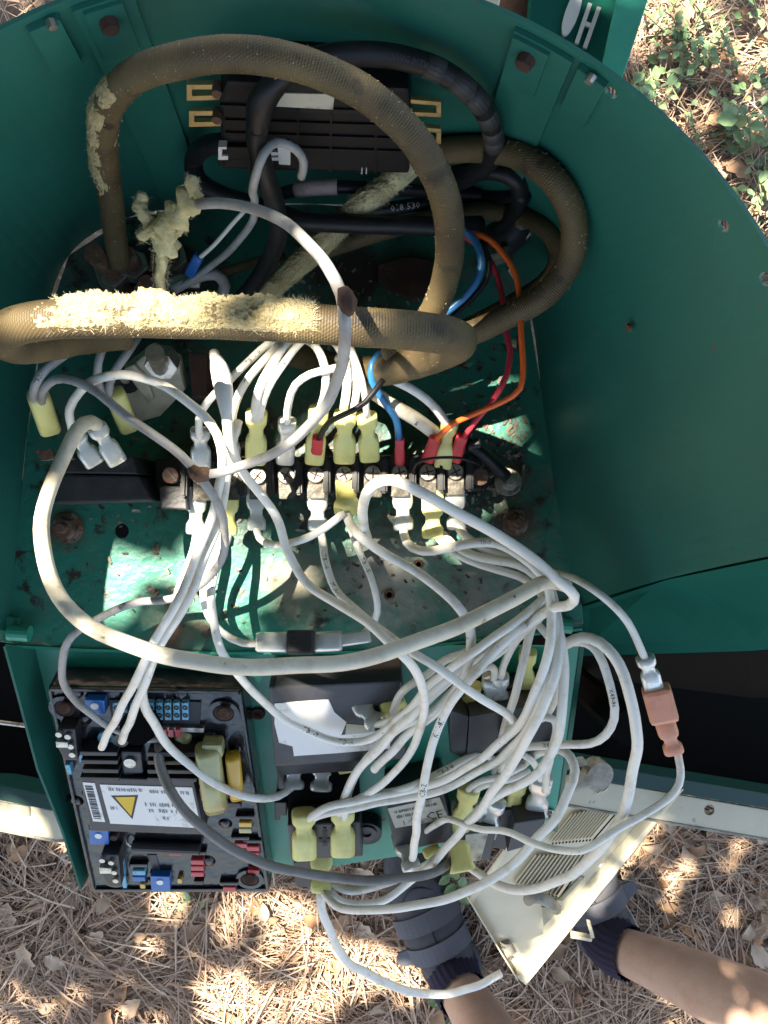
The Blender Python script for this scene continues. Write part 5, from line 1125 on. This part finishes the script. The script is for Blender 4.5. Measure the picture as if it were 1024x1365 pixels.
prism('foot_tab', dp, [(762, 1247), (790, 1252), (789, 1256), (761, 1251)], -.002, -.008, M['cream'], door, .0006); prism('foot_tab', dp, [(783, 1233), (788, 1234), (793, 1251), (788, 1251)], -.001, -.008, M['cream'], door, .0006)

# ------------------------------------------------------------------ person: legs, socks, shoes
def ell(path, wr, hr, mb=None, seg=20, side=None):
    mb = mb or MB(); T, N_, B = frames(path); n = len(path); vs_ = []
    for i in range(n):
        t = i/(n-1); s = (side-T[i]*side.dot(T[i])).normalized() if side else B[i]; q = T[i].cross(s)
        for k in range(seg):
            a = 2*math.pi*k/seg; vs_.append(path[i]+s*(math.cos(a)*wr(t))+q*(math.sin(a)*hr(t)))
    fs = [[i*seg+k, i*seg+(k+1) % seg, (i+1)*seg+(k+1) % seg, (i+1)*seg+k] for i in range(n-1) for k in range(seg)]
    fs += [list(range(seg))[::-1], [(n-1)*seg+k for k in range(seg)]]; mb.add(vs_, fs); return mb
M['skin'] = mat('tanned_skin', (.64, .43, .33), .5, var=(.57, .35, .25), vscale=35, vlo=.4, vhi=.7, sss=.12, bump=.25, bscale=420, var2=(.2, .09, .06), v2scale=160, v2lo=.7, v2hi=.74)
M['sock'] = mat('navy_sock', (.025, .022, .05), .95, bump=.4, bscale=500)
M['shoe'] = mat('charcoal_shoe', (.045, .047, .058), .7, var=(.055, .052, .05), vscale=60, bump=.3, bscale=420)
M['strap'] = mat('grey_black_strap', (.085, .088, .105), .7, bump=.4, bscale=500)
M['sole'] = mat('black_sole', (.02, .02, .022), .7, bump=.2)
M['shorts'] = mat('dark_shorts', (.06, .07, .09), .9, bump=.3)
lA = P(606, 1308, 1.40); rA = P(818, 1262, 1.385)
per = thing('person', V((.4, -.85, 0)), 'person in low dark shoes and navy socks seen from above, bare tanned legs', 'person')
lk, lh = V((.27, -.86, .5)), V((.42, -1.08, .86)); rk, rh = V((.66, -.68, .5)), V((.68, -.98, .86)); pel = V((.56, -1.06, .93))
r0 = lambda *q: q
def prof(pts):
    def f(t):
        for (a, x), (b, y) in zip(pts, pts[1:]):
            if t <= b: s = (t-a)/max(b-a, 1e-9); s = s*s*(3-2*s); return x+(y-x)*s
        return pts[-1][1]
    return f
sk = MB()
def skinbody():
    vs_ = []; es = []; rad = []
    def addv(p, r, prev=None):
        vs_.append(p); rad.append(r)
        if prev is not None: es.append((prev, len(vs_)-1))
        return len(vs_)-1
    root = addv(pel, .15)
    for A_, Kn, Hp, toe in ((lA, lk, lh, V((-.45, .9, 0))), (rA, rk, rh, V((-.3, .95, 0)))):
        h_ = addv(Hp, .1, root); th_ = addv(Hp.lerp(Kn, .5), .077, h_); kn = addv(Kn, .058, th_); back = V((.25, -.6, 0))
        c1_ = addv(Kn.lerp(A_, .28)+back*.018, .06, kn); c2_ = addv(Kn.lerp(A_, .55)+back*.012, .055, c1_); c3_ = addv(Kn.lerp(A_, .8), .044, c2_)
        an = addv(A_, .037, c3_); heel = addv(A_+V((0, 0, -.05))-toe*.01, .036, an)
        f1 = addv(A_+toe*.09+V((0, 0, -.065)), .033, heel); f2 = addv(A_+toe*.17+V((0, 0, -.075)), .026, f1)
    me = bpy.data.meshes.new('person_body'); me.from_pydata([tuple(v) for v in vs_], es, [])
    o = bpy.data.objects.new('body', me); C.objects.link(o)
    m = o.modifiers.new('s', 'SKIN'); sv = me.skin_vertices[0].data
    for i, r in enumerate(rad): sv[i].radius = (r, r); sv[i].use_root = (i == 0)
    o.modifiers.new('ss', 'SUBSURF').levels = 2
    bpy.context.view_layer.update(); new = bpy.data.meshes.new_from_object(o.evaluated_get(bpy.context.evaluated_depsgraph_get()))
    bpy.data.objects.remove(o); new.materials.clear(); new.materials.append(M['skin']); new.polygons.foreach_set('use_smooth', [True]*len(new.polygons))
    new.transform(Matrix.Translation(-WL[per.name])); ob = bpy.data.objects.new('body', new); finish(ob, per, WL[per.name].copy()); return ob
skinbody()
sh_ = MB()
for Hp, Kn in ((lh, lk), (rh, rk)): ell(spline([Hp.lerp(pel, .55), Hp, Hp.lerp(Kn, .5), Hp.lerp(Kn, .8)], .03), prof([(0, .14), (.4, .125), (1, .115)]), prof([(0, .14), (.4, .125), (1, .112)]), sh_)
build('shorts', sh_, M['shorts'], per, smooth=True)
def foot(A_, toe, lab):
    toe = V((toe[0], toe[1], 0)).normalized(); side = V((-toe.y, toe.x, 0)); gz = .012
    # sock with ribs
    axis = (A_-V((A_.x, A_.y, A_.z-.1))).normalized(); kdir = ((lk if lab == 'l' else rk)-A_).normalized()
    sp_ = [A_+V((0, 0, -.055)), A_+V((0, 0, -.025)), A_+kdir*.012, A_+kdir*.035]; path = spline(sp_, .003); T, N_, B = frames(path); vs_ = []; seg = 72; n = len(path)
    for i in range(n):
        for k in range(seg):
            a = 2*math.pi*k/seg; r = .046-.004*i/n+.0016*math.sin(k*math.pi/1.5); vs_.append(path[i]+(N_[i]*math.cos(a)+B[i]*math.sin(a))*r)
    mb = MB(); mb.add(vs_, [[i*seg+k, i*seg+(k+1) % seg, (i+1)*seg+(k+1) % seg, (i+1)*seg+k] for i in range(n-1) for k in range(seg)]); build('sock', mb, M['sock'], per, smooth=True)
    heel = V((A_.x, A_.y, gz))-toe*.055
    def outline(t): return .0455*(math.sin(math.pi*min(1, .08+t*.9))**.42)*(1.16 if t > .55 else .93+.23*max(0, (t-.2)/.35))
    upath = [heel+toe*(.285*t/24) for t in range(25)]
    def loft(path, wf, hf, z0, name, m, par=per, squash=.8):
        vs_ = []; seg = 20; n = len(path)
        for i in range(n):
            t = i/(n-1); w_ = wf(t); hh = hf(t)
            for k in range(seg):
                a = 2*math.pi*k/seg; cx_, sz_ = math.cos(a), math.sin(a); cx_ = math.copysign(abs(cx_)**.75, cx_)
                vs_.append(path[i]+side*(cx_*w_)+V((0, 0, z0+(sz_*.5+.5)*hh)))
        fs = [[i*seg+k, i*seg+(k+1) % seg, (i+1)*seg+(k+1) % seg, (i+1)*seg+k] for i in range(n-1) for k in range(seg)]+[list(range(seg))[::-1], [(n-1)*seg+k for k in range(seg)]]
        mb = MB(); mb.add(vs_, fs); return build(name, mb, m, par, smooth=True)
    shoe_up = loft(upath, lambda t: outline(t)+.005, prof([(0, .07), (.2, .09), (.42, .085), (.7, .06), (1, .035)]), .01, 'shoe', M['shoe'])
    loft(upath, lambda t: outline(t)*1.06+.006, prof([(0, .022), (1, .022)]), -.004, 'sole', M['sole'], shoe_up)
    for f, wd in ((.4, .03), (.57, .028)):
        c = heel+toe*.285*f; hh = prof([(0, .07), (.2, .09), (.42, .085), (.7, .06), (1, .035)])(f); ww = outline(f)+.0075; vs_ = []; seg = 14
        for j in (-1, 1):
            for k in range(seg+1):
                a = math.pi*(.08+.84*k/seg); hj = prof([(0, .07), (.2, .09), (.42, .085), (.7, .06), (1, .035)])(f+j*wd/2/.285)
                for rr in (1.0, 1.035): vs_.append(c+toe*(j*wd/2)+side*(math.cos(a)*ww*rr)+V((0, 0, .01+(math.sin(a)*.5+.5)*hj*1.012+.001+.0035*(rr > 1))))
        q = (seg+1)*2; fs = []
        for k in range(seg):
            b = k*2; fs += [[b+1, b+3, q+b+3, q+b+1], [b, b+1, q+b+1, q+b], [b, b+2, b+3, b+1], [q+b+1, q+b+3, q+b+2, q+b]]
        mb = MB(); mb.add(vs_, fs); build('strap', mb, M['strap'], shoe_up)
        sg = 1 if lab == 'l' else -1; c2 = c+V((0, 0, .016+.62*prof([(0, .07), (.2, .09), (.42, .085), (.7, .06), (1, .035)])(f))); pl_ = []
        for q_, t_ in ((.6, -.5), (1.25, -.42), (1.4, -.2), (1.45, 0), (1.4, .2), (1.25, .42), (.6, .5)): pl_.append(c2+side*(sg*ww*q_)+toe*(t_*wd)+V((0, 0, .012*(1.1-q_))))
        if f < .5: build('strap_end', prism_mb(pl_, V((0, 0, 1)), .004), M['strap'], shoe_up)
    # stitched panels on the toe and between the straps
    hf_ = prof([(0, .07), (.2, .09), (.42, .085), (.7, .06), (1, .035)])
    def on_shoe(f, q_): a = math.acos(max(-1, min(1, q_))); return heel+toe*.285*f+side*(q_*(outline(f)+.005))+V((0, 0, .011+(math.sin(a)*.5+.5)*hf_(f)))
    sm_ = MB()
    for seam in ([(.66, .75), (.72, .5), (.76, .1), (.74, -.3), (.66, -.75)], [(.86, .8), (.83, .4), (.83, 0), (.83, -.4), (.86, -.8)], [(.45, 0), (.5, 0), (.53, .02)], [(.64, .3), (.68, .25), (.69, 0), (.68, -.25), (.64, -.3)]):
        tube_mb(spline([on_shoe(*k) for k in seam], .006), .0012, 6, sm_)
    build('stitching', sm_, M['sole'], shoe_up, smooth=True)
    # tongue collar round the ankle
    build('collar', tube_mb(spline([A_+V((0, 0, -.045))+toe*(math.cos(a)*.05+.006)+side*math.sin(a)*.044 for a in [i*2*math.pi/12 for i in range(13)]], .006), .009, 10), M['shoe'], shoe_up, smooth=True)
foot(lA, (-.42, .9), 'l'); foot(rA, (-.38, .92), 'r')

# ------------------------------------------------------------------ unseen oak whose added leaves shade the place (left out where sun flecks fall)
tree = thing('unseen_oak_tree', V((-3.3, 2.2, 0)), 'unseen oak tree beside the generator with leaves added to dapple the light', 'tree')
M['bark'] = mat('oak_bark', (.13, .1, .075), .9, var=(.05, .04, .03), vscale=30, bump=1, bscale=40)
build('trunk', tube_mb(spline([V((-3.3, 2.2, -.05)), V((-3.25, 2.15, 1.2)), V((-3.0, 2.1, 2.6)), V((-2.9, 2.0, 4.2))], .1), lambda t: .2-.11*t, 16, wob=.2), M['bark'], tree, smooth=True)
for a, b_, c_ in ((V((-3.1, 2.12, 2.1)), V((-2, 1.4, 2.75)), V((-.5, .3, 2.95))), (V((-3.05, 2.1, 2.3)), V((-2.1, 2.2, 2.9)), V((-.8, 1.9, 3.1))), (V((-3.05, 2.1, 2.2)), V((-2.4, .7, 2.7)), V((-1.4, -.5, 2.9))), (V((-2, 1.4, 2.75)), V((-1.2, 1.2, 2.9)), V((-.2, 1.0, 3.0)))):
    build('branch', tube_mb(spline([a, b_, c_], .08), lambda t: .05-.04*t, 8, wob=.2), M['bark'], tree, smooth=True)
GAPS = [  # sun flecks: pixel, depth, radius in pixels (leaves left out along the sun ray to light each spot)
    (100, 422, .33, 20), (130, 422, .33, 28), (160, 424, .33, 30), (190, 424, .33, 30), (215, 424, .33, 28), (245, 424, .33, 20),
    (296, 500, .42, 20), (298, 525, .42, 24), (300, 555, .42, 22), (300, 590, .42, 14), (342, 585, .465, 24), (380, 590, .465, 16), (358, 500, .44, 14), (405, 505, .44, 16), (435, 505, .44, 26), (460, 515, .45, 26), (480, 525, .45, 16), (264, 670, .5, 9), (264, 695, .5, 9),
    (170, 555, .42, 30), (215, 590, .42, 18), (265, 555, .42, 20), (60, 690, .42, 24), (58, 740, .41, 18), (575, 640, .49, 12), (612, 630, .49, 10), (540, 672, .5, 12), (500, 652, .43, 16),
    (650, 560, .53, 22), (672, 530, .53, 14), (120, 775, .535, 16), (140, 800, .535, 24), (100, 822, .535, 14), (65, 815, .535, 9), (175, 768, .535, 12), (320, 775, .535, 30), (300, 740, .535, 18), (375, 745, .535, 22), (440, 725, .535, 18), (200, 875, .39, 18), (370, 690, .5, 18),
    (350, 1232, 1.5, 40), (400, 1212, 1.5, 22), (500, 1290, 1.5, 34), (450, 1285, 1.5, 40), (540, 1300, 1.5, 26), (320, 1325, 1.5, 36), (285, 1262, 1.5, 14), (380, 1335, 1.5, 24), (430, 1330, 1.5, 22), (20, 1335, 1.5, 34), (62, 1345, 1.5, 18), (240, 1200, 1.5, 16), (135, 1320, 1.5, 12), 
    (900, 15, 1.5, 52), (858, 60, 1.5, 26), (940, 70, 1.5, 24), (1005, 90, 1.5, 26), (880, 135, 1.5, 16), (1010, 25, 1.5, 14), (935, 175, 1.5, 10), (1000, 170, 1.5, 14), (960, 245, 1.5, 12), (1015, 300, 1.5, 16), (900, 190, 1.5, 12), (30, 0, 1.5, 60), (100, -30, 1.5, 50), (838, 20, .55, 8),
    (866, 1102, .82, 6), (842, 1134, .84, 7), (816, 1168, .86, 7), (790, 1201, .88, 8), (762, 1236, .9, 10), (736, 1268, .915, 11), (710, 1298, .93, 11), (20, 1098, .8, 20), (668, 1272, .93, 8)]
lines = []
for _ in range(26): GAPS.append((R.choice([R.uniform(880, 1020), R.uniform(0, 330)]), R.uniform(1120, 1360), 1.5, R.uniform(1, 8)))
for x, y, d, r in GAPS: lines.append((P(x, y, d), r*d/F))
def leaf_tri(mb, c, L, a, tl, rl_):
    e = Matrix.Rotation(a, 3, 'Z') @ Matrix.Rotation(tl, 3, 'Y') @ Matrix.Rotation(rl_, 3, 'X')
    w_ = L*.3; q = [V((-L/2, 0, 0)), V((-L*.15, w_, .004)), V((L*.2, w_*.8, .004)), V((L/2, 0, 0)), V((L*.2, -w_*.8, .004)), V((-L*.15, -w_, .004))]
    mb.add([c+e @ p for p in q], [[0, 1, 2, 3], [0, 3, 4, 5]])
mb = MB(); nleaf = 0; lv = []
cen = []
def shade_leaf(c, L):
    def free(p_, l_):
        for p, r in lines:
            q = p_-p; t = q.dot(SUN)
            if (q-SUN*t).length_squared < (r+l_*.38)**2: return False
        return True
    if free(c, L): leaf_tri(mb, c, L, R.uniform(0, 6.3), R.uniform(-.6, .6), R.uniform(-.6, .6)); return
    for _k in range(4):
        c2 = c+V((R.uniform(-1, 1), R.uniform(-1, 1), R.uniform(-.5, .5)))*L*.6; l2 = R.uniform(.016, .03)
        if free(c2, l2): leaf_tri(mb, c2, l2, R.uniform(0, 6.3), R.uniform(-.6, .6), R.uniform(-.6, .6))
ctr0 = V((.05, -.05, .9))
for _ in range(30000):
    z = R.uniform(2.35, 3.1); ctr = ctr0+SUN*((z-.9)/SUN.z)
    shade_leaf(V((ctr.x+R.uniform(-1.25, 1.25), ctr.y+R.uniform(-1.5, 1.5), z)), R.uniform(.06, .1))
for _ in range(6000):
    shade_leaf(V((R.uniform(-3.6, -1.0), R.uniform(-1.2, 2.4), R.uniform(1.6, 3.2))), R.uniform(.09, .15))  # extra low leaves added to hold sky light off the box walls
for _ in range(9000):
    shade_leaf(V((R.uniform(-3.4, 2.2), R.uniform(-.3, 3.6), R.uniform(3.1, 4.4))), R.uniform(.1, .16))  # unseen overhead leaves added to darken the inside of the box
for _ in range(5000):
    c = V((-3.0, 2.0, 3.9))+V((R.gauss(0, .9), R.gauss(0, .9), R.gauss(0, .7)))
    if c.z > 2.2: leaf_tri(mb, c, R.uniform(.06, .12), R.uniform(0, 6.3), R.uniform(-.8, .8), R.uniform(-.8, .8))
build('added_crown', mb, M['leaf'], tree, kind='stuff')
